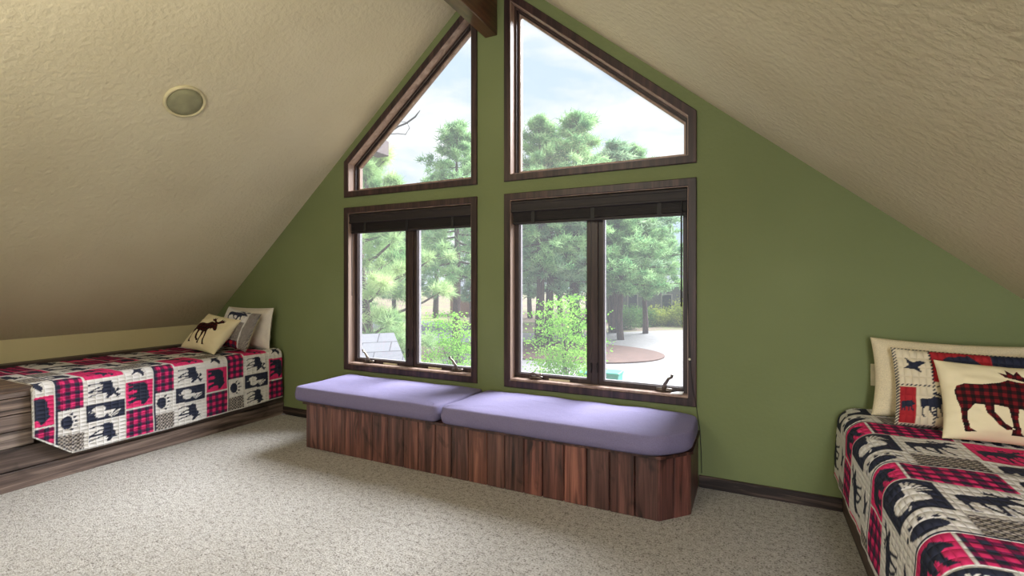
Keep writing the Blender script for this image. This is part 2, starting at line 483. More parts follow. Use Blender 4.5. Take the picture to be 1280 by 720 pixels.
def opening(k):
    poly = WIN[k]
    cx = sum(p[0] for p in poly) / 4
    w = thing('window_%d' % k, (cx, YW, poly[0][1]), WL[k], 'window', kind='structure')
    w['wi'] = k
    inner = inset(poly, CASE)
    bm = bmesh.new(); ring(bm, poly, inner, YW - 0.018, YW + 0.0)
    bmesh.ops.bevel(bm, geom=[e for e in bm.edges if all(v.co.y < YW - 0.01 for v in e.verts)], offset=0.004, segments=1, affect='EDGES')
    bm_obj('casing', bm, M['trim'], w)
    bm = bmesh.new(); ring(bm, inset(poly, CASE - 0.012), inset(poly, CASE + 0.004), YW - 0.010, YW + JD)
    bm_obj('jamb', bm, M['jamb'], w)
    if k in (1, 2):
        o1 = inset(poly, CASE + 0.004)
        bm = bmesh.new()
        ring(bm, o1, inset(o1, 0.014), YW + 0.062, YW + 0.076)
        ring(bm, o1, inset(o1, 0.022), YW + 0.084, YW + JD)
        bm_obj('sash_frame', bm, M['sash'], w)
        bm = bmesh.new(); ring(bm, inset(o1, 0.022), inset(o1, 0.034), YW + 0.096, YW + JD)
        bm_obj('stop_bead', bm, M['jamb'], w)
        g = inset(o1, 0.033)
        bm = bmesh.new(); prism(bm, [(x, YW + 0.116, z) for x, z in g], 0, (0, 0.004, 0))
        bm_obj('pane', bm, M['pane'], w)
    else:
        x0, z0 = inner[0]; x1, z1 = inner[2]
        xm = (x0 + x1) / 2 + (0.0 if k == 4 else 0.0)
        # stool (flat sill board) and mullion post
        bm = bmesh.new(); box(bm, (x0 + 0.004, YW - 0.008, z0 - 0.002), (x1 - 0.004, YW + 0.062, z0 + 0.014), 0.003)
        bm_obj('sill', bm, M['jamb'], w)
        bm = bmesh.new(); box(bm, (xm - 0.026, YW + 0.052, z0), (xm + 0.026, YW + JD, z1), 0.004)
        bm_obj('mullion', bm, M['sash'], w)
        for side in (0, 1):
            a, b = ((x0 + 0.004, xm - 0.026), (xm + 0.026, x1 - 0.004))[side]
            rect = [(a, z0 + 0.010), (b, z0 + 0.010), (b, z1 - 0.004), (a, z1 - 0.004)]
            r2 = inset(rect, 0.034)
            bm = bmesh.new(); ring(bm, rect, r2, YW + 0.066, YW + JD - 0.012)
            s = bm_obj('sash_frame', bm, M['sash'], w)
            bm = bmesh.new(); ring(bm, r2, inset(r2, 0.006), YW + 0.088, YW + JD - 0.014)
            bm_obj('glazing_bead', bm, M['alu'], s)
            bm = bmesh.new(); r3 = inset(r2, 0.009)
            prism(bm, [(x, YW + 0.100, z) for x, z in r3], 0, (0, 0.004, 0))
            bm_obj('pane', bm, M['pane_s'], s)
            # sash lock lever on the mullion side
            xx = (b + 0.004, a - 0.004)[side]
            bm = bmesh.new()
            tube(bm, [(xx, YW + 0.062, z0 + 0.17), (xx, YW + 0.044, z0 + 0.155), (xx, YW + 0.040, z0 + 0.125), (xx, YW + 0.050, z0 + 0.10)], [0.006, 0.006, 0.005, 0.004], 6)
            bm_obj('sash_lock', bm, M['dark'], w, True)
        if k == 3:
            crank(w, -3.05, False); crank(w, -2.13, False); strips = ((-2.90, -2.75), (-2.42, -2.29))
        else:
            crank(w, -1.44, True); crank(w, -0.52, False); strips = ((-1.34, -1.18),)
        for (a, b) in strips:
            bm = bmesh.new(); box(bm, (a, YW + 0.060, z0 + 0.014), (b, YW + 0.0655, z0 + 0.026))
            bm_obj('wear_strip', bm, M['ivory'], w)
    return w
for k in (1, 2, 3, 4): opening(k)

# blinds, raised to the head of the two lower windows
def blind(k, label):
    inner = inset(WIN[k], CASE + 0.006)
    x0, x1, z1 = inner[0][0], inner[1][0], inner[2][1]
    b = thing('wooden_blind', ((x0 + x1) / 2, YW + 0.03, 1.71), label, 'blind', 'raised dark wooden blinds')
    bm = bmesh.new()
    box(bm, (x0, YW - 0.006, z1 - 0.088), (x1, YW + 0.006, z1 - 0.004), 0.003)
    box(bm, (x0, YW - 0.010, z1 - 0.026), (x1, YW - 0.004, z1 - 0.008), 0.002)
    box(bm, (x0, YW - 0.010, z1 - 0.086), (x1, YW - 0.004, z1 - 0.070), 0.002)
    bm_obj('valance', bm, M['blind'], b)
    bm = bmesh.new(); box(bm, (x0 + 0.004, YW + 0.008, z1 - 0.05), (x1 - 0.004, YW + 0.056, z1 - 0.006), 0.002)
    bm_obj('headrail', bm, M['blind'], b)
    bm = bmesh.new()
    z = z1 - 0.056
    for i in range(17):
        t = random.uniform(-0.0015, 0.0015)
        box(bm, (x0 + 0.008, YW + 0.008 + t, z - 0.0042), (x1 - 0.008, YW + 0.056 + t, z - 0.0008))
        z -= 0.0058
    bm_obj('slat_stack', bm, M['blind'], b)
    bm = bmesh.new(); box(bm, (x0 + 0.008, YW + 0.008, z - 0.02), (x1 - 0.008, YW + 0.056, z - 0.002), 0.003)
    bm_obj('bottom_rail', bm, M['blind'], b)
    for f in (0.14, 0.5, 0.86):
        xx = x0 + (x1 - x0) * f
        bm = bmesh.new(); box(bm, (xx - 0.014, YW + 0.003, z - 0.022), (xx + 0.014, YW + 0.0075, z1 - 0.05))
        bm_obj('ladder_tape', bm, M['cord'], b)
    return b, x0, x1, z
b, x0, x1, zb = blind(3, 'dark wooden blind raised to the top of the lower left window')
bm = bmesh.new(); tube(bm, [(x0 + 0.03, YW + 0.002, zb + 0.03), (x0 + 0.03, YW - 0.004, 1.5), (x0 + 0.032, YW - 0.004, 1.16)], 0.003, 6)
bm_obj('lift_cord', bm, M['cord'], b)
b, x0, x1, zb = blind(4, 'dark wooden blind raised to the top of the lower right window')
xw = x1 - 0.035
bm = bmesh.new(); tube(bm, [(xw, YW - 0.004, zb + 0.09), (xw, YW - 0.012, zb), (xw, YW - 0.012, 1.13)], [0.003, 0.0055, 0.0055], 8)
bm_obj('tilt_wand', bm, M['cord'], b)
bm = bmesh.new()
tube(bm, [(x1 - 0.005, YW - 0.004, zb + 0.06), (x1 + 0.002, YW - 0.022, 1.3), (-0.352, YW - 0.024, 0.80), (-0.335, YW - 0.026, 0.62), (-0.312, YW - 0.026, 0.50), (-0.292, YW - 0.022, 0.36), (-0.285, YW - 0.020, 0.22), (-0.282, YW - 0.022, 0.095)], 0.0022, 6)
bm_obj('lift_cord', bm, M['cord'], b)
bm = bmesh.new(); bmesh.ops.create_uvsphere(bm, u_segments=10, v_segments=8, radius=0.008, matrix=Matrix.Translation((-0.353, YW - 0.024, 0.80)))
bm_obj('cord_bead', bm, M['ivory'], b, True)
# scrap of white paper on the right sill
bm = bmesh.new()
pts = [(-0.475, YW + 0.004, 0.5655), (-0.40, YW + 0.004, 0.567), (-0.395, YW + 0.04, 0.578), (-0.44, YW + 0.046, 0.572), (-0.47, YW + 0.04, 0.5655)]
prism(bm, pts, 0, (0, 0, 0.0012))
tag(bm_obj('paper_scrap', bm, M['paper']), 'small scrap of white paper on the right end of the lower right window sill', 'paper')

# ------------------------------------------------------------------ ceiling speaker
sp = thing('ceiling_speaker', (-3.284, 1.894, cz(-3.284)), 'round ceiling speaker with olive grille on the left slope', 'speaker')
nrm = Vector((SL, 0, -1)).normalized(); ux = Vector((0, 1, 0)); uy = nrm.cross(ux)
def disc_profile(prof):
    bm = bmesh.new(); c = Vector((-3.284, 1.894, cz(-3.284))); S = 48
    rings = []
    for r, h in prof:
        rings.append([bm.verts.new(c + nrm * h + (ux * math.cos(2 * PI * k / S) + uy * math.sin(2 * PI * k / S)) * r) for k in range(S)] if r > 0 else [bm.verts.new(c + nrm * h)])
    for r0, r1 in zip(rings, rings[1:]):
        for k in range(S):
            if len(r1) == 1: bm.faces.new((r0[k], r0[(k + 1) % S], r1[0]))
            else: bm.faces.new((r0[k], r0[(k + 1) % S], r1[(k + 1) % S], r1[k]))
    return bm
bm_obj('rim', disc_profile([(0.122, 0.0), (0.120, 0.012), (0.112, 0.016), (0.104, 0.012), (0.103, 0.004)]), M['rim'], sp, True)
bm_obj('grille', disc_profile([(0.103, 0.004), (0.103, 0.009), (0.06, 0.0135), (0, 0.015)]), M['grille'], sp, True)

# ------------------------------------------------------------------ patterns
MOOSE = [[(0.03, 0.60), (0.06, 0.68), (0.14, 0.72), (0.30, 0.72), (0.44, 0.76), (0.52, 0.82), (0.60, 0.80), (0.68, 0.79), (0.74, 0.80), (0.78, 0.76), (0.88, 0.66), (0.95, 0.58), (0.94, 0.52), (0.88, 0.51), (0.80, 0.56), (0.76, 0.56), (0.74, 0.49), (0.71, 0.55), (0.66, 0.50), (0.66, 0.42), (0.70, 0.22), (0.76, 0.05), (0.82, 0.01), (0.72, 0.0), (0.66, 0.20), (0.60, 0.40), (0.57, 0.40), (0.55, 0.22), (0.56, 0.05), (0.60, 0.0), (0.49, 0.0), (0.50, 0.22), (0.48, 0.40), (0.36, 0.42), (0.36, 0.32), (0.44, 0.16), (0.52, 0.09), (0.45, 0.07), (0.38, 0.14), (0.30, 0.30), (0.28, 0.42), (0.20, 0.42), (0.13, 0.30), (0.13, 0.20), (0.15, 0.06), (0.21, 0.01), (0.11, 0.0), (0.08, 0.18), (0.07, 0.34), (0.04, 0.46)],
         [(0.71, 0.78), (0.60, 0.84), (0.50, 0.86), (0.45, 0.94), (0.52, 0.91), (0.52, 1.0), (0.58, 0.92), (0.62, 0.99), (0.65, 0.90), (0.71, 0.84), (0.75, 0.84), (0.80, 0.91), (0.83, 1.0), (0.86, 0.92), (0.91, 0.99), (0.93, 0.91), (1.0, 0.94), (0.96, 0.85), (0.88, 0.82), (0.78, 0.77)]]
DEER = [MOOSE[0], [(0.70, 0.78), (0.68, 0.9), (0.74, 0.82), (0.80, 0.88), (0.78, 0.76)]]
BEAR = [[(0.02, 0.58), (0.05, 0.74), (0.18, 0.86), (0.36, 0.86), (0.52, 0.92), (0.66, 0.90), (0.72, 0.97), (0.78, 0.90), (0.88, 0.80), (1.0, 0.66), (0.98, 0.58), (0.86, 0.56), (0.80, 0.50), (0.80, 0.30), (0.88, 0.08), (0.94, 0.02), (0.76, 0.0), (0.70, 0.22), (0.64, 0.36), (0.60, 0.14), (0.64, 0.02), (0.48, 0.0), (0.47, 0.2), (0.44, 0.38), (0.34, 0.36), (0.30, 0.2), (0.36, 0.02), (0.20, 0.0), (0.18, 0.25), (0.12, 0.12), (0.15, 0.02), (0.0, 0.0), (0.02, 0.3)]]
BIRD = [[(0.1, 0.35), (0.3, 0.5), (0.2, 0.85), (0.45, 0.62), (0.7, 0.72), (0.92, 0.66), (0.78, 0.55), (0.62, 0.42), (0.75, 0.15), (0.48, 0.32)]]
CONE = [[(0.5 + 0.19 * math.cos(a) - 0.16, 0.30 + 0.21 * math.sin(a)) for a in np.linspace(0, 2 * PI, 18)[:-1]],
        [(0.5 + 0.21 * math.cos(a) + 0.14, 0.36 + 0.19 * math.sin(a)) for a in np.linspace(0, 2 * PI, 18)[:-1]],
        [(0.44, 0.1), (0.40, 0.0), (0.46, 0.0), (0.49, 0.12)]] + \
       [[(0.50, 0.48), (0.52 + 0.44 * math.sin(a), 0.54 + 0.42 * math.cos(a)), (0.54 + 0.44 * math.sin(a + 0.07), 0.54 + 0.42 * math.cos(a + 0.07)), (0.55, 0.48)] for a in np.linspace(0.05, 1.15, 6)]
PAW = [[(0.5 + 0.34 * math.cos(a) * (1 + 0.12 * math.sin(a)), 0.32 + 0.27 * math.sin(a)) for a in np.linspace(0, 2 * PI, 24)[:-1]]]
for i, a in enumerate(np.linspace(-1.05, 1.05, 5)):
    px, py = 0.5 + 0.44 * math.sin(a), 0.36 + 0.36 * math.cos(a)
    PAW.append([(px + 0.055 * math.cos(b), py + 0.075 * math.sin(b)) for b in np.linspace(0, 2 * PI, 10)[:-1]])
    dx, dy = math.sin(a), math.cos(a)
    PAW.append([(px + dx * 0.03 - dy * 0.025, py + dy * 0.06 + dx * 0.025), (px + dx * 0.14, py + dy * 0.2), (px + dx * 0.03 + dy * 0.025, py + dy * 0.06 - dx * 0.025)])
SHAPES = dict(moose=MOOSE, deer=DEER, bear=BEAR, bird=BIRD, cone=CONE, paw=PAW)
def inside(poly, x, y):
    r = np.zeros(x.shape, bool); n = len(poly)
    for i in range(n):
        x0, y0 = poly[i]; x1, y1 = poly[(i + 1) % n]
        if y0 == y1: continue
        c = ((y0 > y) != (y1 > y)) & (x < (x1 - x0) * (y - y0) / (y1 - y0) + x0)
        r ^= c
    return r
def silhouette(name, x, y):
    r = np.zeros(x.shape, bool)
    for p in SHAPES[name]: r |= inside(p, x, y)
    return r
C_PINK, C_NAVY, C_WHITE, C_MID, C_RED = (np.array(s2l(c)) for c in ((220, 54, 112), (48, 52, 70), (226, 223, 221), (118, 36, 78), (150, 38, 44)))
def plaid(x, y, per=0.052, hi=C_PINK, mid=C_MID, lo=C_NAVY):
    a = np.floor(x / (per / 2)).astype(int) % 2; b = np.floor(y / (per / 2)).astype(int) % 2
    out = np.where(((a + b) == 2)[:, None], hi, np.where(((a + b) == 1)[:, None], mid, lo))
    return out
def weave(x, y, per=0.024):
    a = ((x / per) % 1.0 < 0.55) ^ ((y / per) % 1.0 < 0.5)
    return np.where(a[:, None], np.array(s2l((72, 68, 72))), np.array(s2l((176, 168, 160))))
PERIOD = 0.578
ROWS = (('B', 0.0, 0.152), ('C', 0.152, 0.392), ('D', 0.392, 0.578))
def quilt_color(q, t, layout, t0):
    """q along +X in metres, t along +Y (animals stand feet towards -Y)"""
    cols = np.tile(C_WHITE, (len(q), 1))
    tm = (t - t0) % PERIOD
    for row, a, b in ROWS:
        rs = (tm >= a) & (tm < b)
        for (q0, q1, kind) in layout[row]:
            s = rs & (q >= q0) & (q < q1)
            if not s.any(): continue
            qq, tt = q[s], tm[s]
            w, h = q1 - q0, b - a
            edge = np.minimum(np.minimum(qq - q0, q1 - qq), np.minimum(tt - a, b - tt)) < 0.006
            if kind == 'plaid': c = plaid(qq, tt)
            elif kind == 'weave': c = weave(qq, tt)
            else:
                bg, shp = kind.split('_')
                bgc = {'w': C_WHITE, 'p': C_PINK, 'n': C_NAVY}[bg]
                fg = C_WHITE if bg == 'n' else C_NAVY
                c = np.tile(bgc, (len(qq), 1))
                if shp == 'pair':
                    k = silhouette('moose', ((qq - q0) / (w / 2)) % 1.0 * 1.25 - 0.12, (tt - a) / h * 1.5 - 0.2)
                else:
                    # keep the animal's proportions: fit into the block
                    asp = {'moose': 1.15, 'deer': 1.15, 'bear': 1.25, 'bird': 1.1, 'cone': 1.0, 'paw': 1.05}[shp]
                    su, sv = w * 0.84, h * 0.80
                    if su / sv > 1.5 * asp: su = 1.5 * asp * sv
                    if su / sv < 0.58 * asp: sv = su / (0.58 * asp)
                    u = (qq - (q0 + q1) / 2) / su + 0.5; v = (tt - (a + b) / 2) / sv + 0.5
                    k = silhouette(shp, u, v)
                c[k] = fg
            c = np.where(edge[:, None], C_WHITE * 0.96, c)
            seam = (row == 'B') & ((tt - a) < 0.010)
            c = np.where(seam[:, None], C_NAVY, c)
            cols[s] = c
    return cols

def fbm(p, f):
    return np.array([mnoise.noise(Vector((a * f, b * f, 3.7))) for a, b in p])
def quilt(name, sign, xf, ztop, zhem, y0, y1, width, r, layout, t0, step, foot_cut, label, group, foot_round=0.02):
    """sign=+1: the hem hangs on the +X side (left bed); -1: on the -X side (right bed)"""
    Ld = ztop - r - zhem; La = PI * r / 2
    S = Ld + La + width
    nu, nv = int(S / step) + 1, int((y1 - y0) / step) + 1
    d = np.linspace(0, S, nu); t = np.linspace(y0, y1, nv)
    dd, tt = np.meshgrid(d, t, indexing='ij')
    hemlift = foot_cut * np.clip(1 - (tt - y0) / 0.2, 0, 1) + 0.03 * np.clip((tt - y0 - 0.9) / 1.0, 0, 1) * (foot_cut > 0)                # shorter drop at the foot corner
    dd = np.where(dd < Ld + La, hemlift + dd * (1 - hemlift / (Ld + La)), dd)
    ff = dd.ravel(); ty = tt.ravel()
    # coarse noise sampled on a small lattice, then interpolated
    gu = np.linspace(0, S, 60); gv = np.linspace(y0, y1, 70)
    lat = np.array([[mnoise.noise(Vector((a * 5.5, b * 5.5, sign * 2.3))) + 0.5 * mnoise.noise(Vector((a * 13, b * 13, 7.1))) for b in gv] for a in gu])
    fu = ff / S * 59; fv = (ty - y0) / (y1 - y0) * 69
    iu = np.clip(fu.astype(int), 0, 58); iv = np.clip(fv.astype(int), 0, 68); du = fu - iu; dv = fv - iv
    nz = (lat[iu, iv] * (1 - du) * (1 - dv) + lat[iu + 1, iv] * du * (1 - dv) + lat[iu, iv + 1] * (1 - du) * dv + lat[iu + 1, iv + 1] * du * dv)
    x = np.zeros_like(ff); z = np.zeros_like(ff)
    lo = ff < Ld; ar = (ff >= Ld) & (ff < Ld + La); hi = ff >= Ld + La
    flare = 0.012
    x[lo] = xf + sign * (flare * (1 - ff[lo] / Ld) + 0.010 * np.clip(nz[lo], -0.6, 1) * (1 - 0.5 * ff[lo] / Ld)); z[lo] = zhem + ff[lo]
    ang = (ff[ar] - Ld) / r
    x[ar] = xf - sign * r * (1 - np.cos(ang)); z[ar] = ztop - r + r * np.sin(ang)
    x[hi] = xf - sign * (r + ff[hi] - Ld - La); z[hi] = ztop
    z += np.where(ff > Ld * 0.9, 0.006 * nz, 0)
    x += sign * np.where(ar, 0.006 * nz, 0)
    # rounded ends
    e = np.clip(1 - (y1 - ty) / 0.05, 0, 1); z -= 0.035 * e * e * (ff > Ld * 0.6)
    x -= sign * 0.05 * e * e * (ff < Ld + La)
    e = np.clip(1 - (ty - y0) / max(foot_round, 0.001), 0, 1); z -= foot_round * 0.9 * (1 - np.sqrt(np.clip(1 - e * e, 0, 1))) * (ff > Ld * 0.6)
    V = np.stack([x, ty, z], 1)
    # thickness: quilted outer face, inner face 9 mm behind, closed rim
    nx = np.zeros((len(ff), 3)); nx[lo, 0] = sign
    nx[ar, 0] = sign * np.cos(ang); nx[ar, 2] = np.sin(ang); nx[hi, 2] = 1
    N = len(V)
    F = grid_faces(nu, nv)
    step_in = 4
    V2 = V - nx * 0.009
    F2 = F[:, ::-1] + N
    idx = np.arange(N).reshape(nu, nv)
    rim = np.concatenate([idx[:, 0], idx[-1, 1:], idx[-2::-1, -1], idx[0, -2:0:-1]])
    nxt = np.roll(rim, -1)
    R = np.stack([rim, rim + N, nxt + N, nxt], 1)
    me = np_mesh(name, np.concatenate([V, V2]), np.concatenate([F, F2, R]))
    q = (S - ff) if sign > 0 else ff
    col = quilt_color(q, ty, layout(S), t0)
    bd = (ff < hemlift.ravel() + 0.012) | (ty - y0 < 0.010)
    col[bd] = C_WHITE * 0.9
    set_color(me, np.concatenate([col, np.tile(C_WHITE * 0.8, (N, 1))]))
    set_uv(me, np.concatenate([np.stack([q, ty], 1)] * 2))
    o = link(name, me, M['quilt'], None, True)
    return tag(o, label, 'quilt', group)

def layout_left(S):                                     # written from the hem, turned into +X order
    rows = dict(
        B=[(0, .135, 'weave'), (.135, .285, 'w_paw'), (.285, .53, 'plaid'), (.53, .74, 'w_bear'), (.74, .92, 'weave'), (.92, 1.12, 'p_bear'), (1.12, 1.7, 'plaid')],
        C=[(0, .17, 'w_deer'), (.17, .305, 'n_cone'), (.305, .465, 'w_moose'), (.465, .78, 'p_pair'), (.78, .98, 'w_moose'), (.98, 1.16, 'n_cone'), (1.16, 1.7, 'w_moose')],
        D=[(0, .21, 'plaid'), (.21, .415, 'p_bear'), (.415, .56, 'w_bird'), (.56, .76, 'weave'), (.76, 1.0, 'w_moose'), (1.0, 1.3, 'plaid'), (1.3, 1.7, 'p_bear')])
    return {k: [(S - b, S - a, c) for a, b, c in v] for k, v in rows.items()}
def layout_right(S):
    rows = dict(
        D=[(-1, .12, 'weave'), (.12, .32, 'plaid'), (.32, .535, 'p_bear'), (.535, .83, 'plaid'), (.83, 1.1, 'w_bear'), (1.1, 1.9, 'weave')],
        C=[(-1, .14, 'p_bird'), (.14, .38, 'w_moose'), (.38, .60, 'n_cone'), (.60, .83, 'w_moose'), (.83, 1.25, 'p_pair'), (1.25, 1.9, 'w_moose')],
        B=[(-1, .18, 'weave'), (.18, .37, 'w_bird'), (.37, .60, 'w_paw'), (.60, .83, 'weave'), (.83, 1.1, 'w_bear'), (1.1, 1.9, 'plaid')])
    return {k: [(a - 0.11, b - 0.11, c) for a, b, c in v] for k, v in rows.items()}

# ------------------------------------------------------------------ beds
def rnd_tint(lo=0.75, hi=1.1, warm=0.0):
    v = random.uniform(lo, hi); w = random.uniform(-warm, warm)
    return (v * (1 + w), v, v * (1 - w))
XB = -4.085                                             # room-side face of the left bed
bed = thing('platform_bed', (-4.6, 2.3, 0), 'grey-brown plank platform bed along the left knee wall under a patchwork quilt', 'bed', 'plank platform beds')
bm = bmesh.new(); box(bm, (XB - 0.03, 0.0, 0.0), (XB + 0.006, YW - 0.003, 0.118), 0.004, tint=(1.02, 0.96, 0.95))
bm_obj('kick_board', bm, M['bed'], bed)
bm = bmesh.new(); box(bm, (XB - 0.03, 0.0, 0.122), (XB, YW - 0.003, 0.262), 0.004, tint=(0.62, 0.58, 0.58))
bm_obj('side_board', bm, M['bed'], bed)
bm = bmesh.new(); zz = 0.266
for hgt in (0.096, 0.096, 0.096, 0.060):
    box(bm, (XB - 0.026, 0.0, zz), (XB - 0.001, 1.44, zz + hgt), 0.003, tint=rnd_tint(1.35, 1.75, 0.06))
    zz += hgt + 0.006
box(bm, (-5.05, 0.0, 0.605), (XB + 0.006, 1.44, 0.634), 0.004, tint=(1.0, 0.86, 0.72))
box(bm, (-5.05, 1.40, 0.266), (XB - 0.03, 1.44, 0.60), tint=(0.8, 0.8, 0.8))
bm_obj('foot_box', bm, M['bed'], bed)
bm = bmesh.new(); box(bm, (-5.05, 1.45, 0.24), (XB - 0.034, YW - 0.003, 0.595), 0.03, tint=(0.9, 0.9, 0.9), seg=3)
bm_obj('bed_core', bm, M['bed'], bed)
bm = bmesh.new(); box(bm, (-5.19, 0.0, 0.0), (-5.08, YW - 0.003, 0.655), 0.004, tint=(0.55, 0.5, 0.48))
bm_obj('back_rail', bm, M['bed'], bed)
quilt('quilt', +1, XB + 0.03, 0.640, 0.150, 1.418, YW - 0.012, 0.93, 0.055, layout_left, 1.534, 0.0065, 0.16,
      'patchwork quilt of bears, moose and pink plaid on the left bed', 'patchwork quilts')

XQ = 0.455
bed = thing('platform_bed', (0.95, 2.3, 0), 'dark plank platform bed on the right under a patchwork quilt', 'bed', 'plank platform beds')
bm = bmesh.new(); box(bm, (XQ, 0.95, 0.0), (XQ + 0.03, YW - 0.003, 0.118), 0.004, tint=(0.55, 0.48, 0.46))
bm_obj('kick_board', bm, M['bed'], bed)
bm = bmesh.new(); box(bm, (XQ, 0.95, 0.122), (XQ + 0.03, YW - 0.003, 0.262), 0.004, tint=(0.42, 0.4, 0.4))
bm_obj('side_board', bm, M['bed'], bed)
bm = bmesh.new(); box(bm, (XQ + 0.035, 1.0, 0.24), (1.50, YW - 0.003, 0.555), 0.03, tint=(0.9, 0.9, 0.9), seg=3)
bm_obj('bed_core', bm, M['bed'], bed)
bm = bmesh.new(); box(bm, (1.53, 0.95, 0.0), (1.62, YW - 0.003, 0.655), 0.004, tint=(0.55, 0.5, 0.48))
bm_obj('back_rail', bm, M['bed'], bed)
quilt('quilt', -1, XQ - 0.035, 0.603, 0.215, 0.98, YW - 0.012, 0.95, 0.095, layout_right, 2.15 - 0.392, 0.0048, 0.0,
      'patchwork quilt of bears, moose and pink plaid on the right bed', 'patchwork quilts', foot_round=0.2)

# ------------------------------------------------------------------ pillows
def pillow(name, w, h, th, mat, n=60, pattern=None, label='', cat='pillow', group=None, loc=(0, 0, 0), yaw=0.0, lean=0.0, roll=0.0, seed=0, pinch=0.07, flange=0.0):
    u = np.linspace(-1, 1, n); uu, vv = np.meshgrid(u, u, indexing='ij')
    U, W = uu.ravel(), vv.ravel()
    X = w / 2 * U * (1 - pinch * (1 - W ** 2) * np.abs(U) ** 1.5); Z = h / 2 * W * (1 - pinch * (1 - U ** 2) * np.abs(W) ** 1.5)
    fl = 1 - flange
    T = th / 2 * (np.clip(1 - (np.abs(U) / fl) ** 2.6, 0, 1) * np.clip(1 - (np.abs(W) / fl) ** 2.6, 0, 1)) ** 0.5
    wr = np.array([mnoise.noise(Vector((a * 2.2 + seed, b * 2.2, seed * 1.7))) + 0.5 * mnoise.noise(Vector((a * 5 + seed, b * 5, 2 + seed))) for a, b in zip(U, W)])
    T1 = T * (1 + 0.12 * wr) + 0.003 + 0.006 * wr * (T > 0.004)
    front = np.stack([X, -T1, Z], 1); back = np.stack([X, T1, Z], 1)
    N = len(front); F = grid_faces(n, n)
    idx = np.arange(N).reshape(n, n)
    rim = np.concatenate([idx[:, 0], idx[-1, 1:], idx[-2::-1, -1], idx[0, -2:0:-1]]); nx = np.roll(rim, -1)
    me = np_mesh(name, np.concatenate([front, back]), np.concatenate([F, F[:, ::-1] + N, np.stack([rim, rim + N, nx + N, nx], 1)]))
    if pattern:
        cf, cb = pattern(w / 2 * U, h / 2 * W, w, h)
        set_color(me, np.concatenate([cf, cb])); set_uv(me, np.concatenate([np.stack([X, Z], 1)] * 2))
    o = link(name, me, mat, None, True)
    R = Matrix.Rotation(yaw, 4, 'Z') @ Matrix.Rotation(-lean, 4, 'X') @ Matrix.Rotation(roll, 4, 'Y')
    o.matrix_world = Matrix.Translation(loc) @ R
    # let the lowest point rest at loc.z
    zs = [(R @ v.co).z for v in me.vertices]
    o.location.z = loc[2] - min(zs)
    return tag(o, label, cat, group)
CREAM = np.array(s2l((226, 214, 178)))
def pat_moose(sx, cx, cz_, sw, sh, red=0.5):
    def f(x, z, w, h):
        c = np.tile(CREAM, (len(x), 1))
        k = silhouette('moose', (x - cx) / sw * sx + 0.5, (z - cz_) / sh + 0.5)
        p = plaid(x, z, 0.03, C_RED * red, np.array(s2l((66, 22, 26))) * min(1, red * 1.6), np.array(s2l((26, 20, 20))))
        c[k] = p[k]
        return c, np.tile(CREAM, (len(x), 1))
    return f
def pat_sham_right(x, z, w, h):
    c = np.tile(np.array(s2l((216, 204, 176))), (len(x), 1))
    a = x + w / 2; b = h / 2 - z                        # from the upper left corner, metres
    red = C_RED * 1.25
    nv = C_NAVY * 0.8
    def blk(x0, x1, y0, y1, bg, shp=None, fg=None, inv=1):
        s = (a >= x0) & (a < x1) & (b >= y0) & (b < y1)
        c[s] = bg
        if shp is not None:
            sz = min(x1 - x0, y1 - y0) * 0.86
            k = silhouette(shp, inv * (a - (x0 + x1) / 2) / sz + 0.5, ((y0 + y1) / 2 - b) / sz + 0.5) & s
            c[k] = fg
    wv = np.array(s2l((216, 204, 176)))
    blk(0.012, 0.14, 0.0, 0.17, wv, 'bird', nv); blk(0.14, 0.36, 0.0, 0.16, red, 'bear', nv); blk(0.36, 0.62, 0.0, 0.16, nv)
    blk(0.012, 0.075, 0.19, 0.36, red, 'bear', nv); blk(0.075, 0.215, 0.17, 0.36, wv, 'moose', nv); blk(0.215, 0.62, 0.17, 0.36, red)
    e = (np.abs(a - 0.14) < 0.004) | (np.abs(b - 0.18) < 0.004)
    c[e & ((a * 60 + b * 60) % 1 < 0.5)] = nv
    rimm = (a < 0.011) | (b < 0.008) | (b > h - 0.008)
    dash = ((a + b) * 70 % 1) < 0.5
    c[rimm] = np.where(dash[:, None], nv, wv)[rimm]
    return c, np.tile(CREAM * 0.9, (len(x), 1))
def pat_sham_left(x, z, w, h):
    c = weave(x, z, 0.014)
    a = x + w / 2; b = h / 2 - z
    s = b < h * 0.32; c[s] = C_WHITE * 0.95
    k = silhouette('moose', (a / w - 0.2) / 0.6, ((h * 0.30 - b) / (h * 0.30))) & s; c[k] = C_NAVY
    s = b > h * 0.80; p = plaid(x, z, 0.06, C_RED * 1.3, C_MID * 0.7, C_NAVY * 0.7); c[s] = p[s]
    s = a > w * 0.80; p = weave(x * 0.6 + z * 0.6, z - x, 0.016); c[s] = p[s]
    s = np.abs(a - w * 0.80) < 0.006; c[s] = C_WHITE * 0.8
    return c, np.tile(CREAM * 0.8, (len(x), 1))
BZ = 0.642
pillow('pillow', 0.62, 0.40, 0.16, M['white'], label='white pillow standing against the wall at the head of the left bed', loc=(-4.43, 3.155, BZ - 0.008), yaw=0.05, lean=0.12, seed=1, pinch=0.05, flange=0.05)
pillow('throw_cushion', 0.40, 0.37, 0.13, M['sham'], 90, pat_sham_left, 'patchwork grey weave cushion between white pillow and moose cushion on the left bed', 'cushion', loc=(-4.33, 2.965, BZ - 0.004), yaw=0.20, lean=0.36, roll=0.16, seed=3)
pillow('throw_cushion', 0.41, 0.38, 0.13, M['printed'], 150, pat_moose(1, -0.02, 0.0, 0.28, 0.29, 0.2), 'cream cushion with a moose, foremost on the left bed', 'cushion', 'cream moose cushions', loc=(-4.45, 2.80, BZ - 0.004), yaw=0.22, lean=0.70, roll=0.17, seed=5)
RZ = 0.605
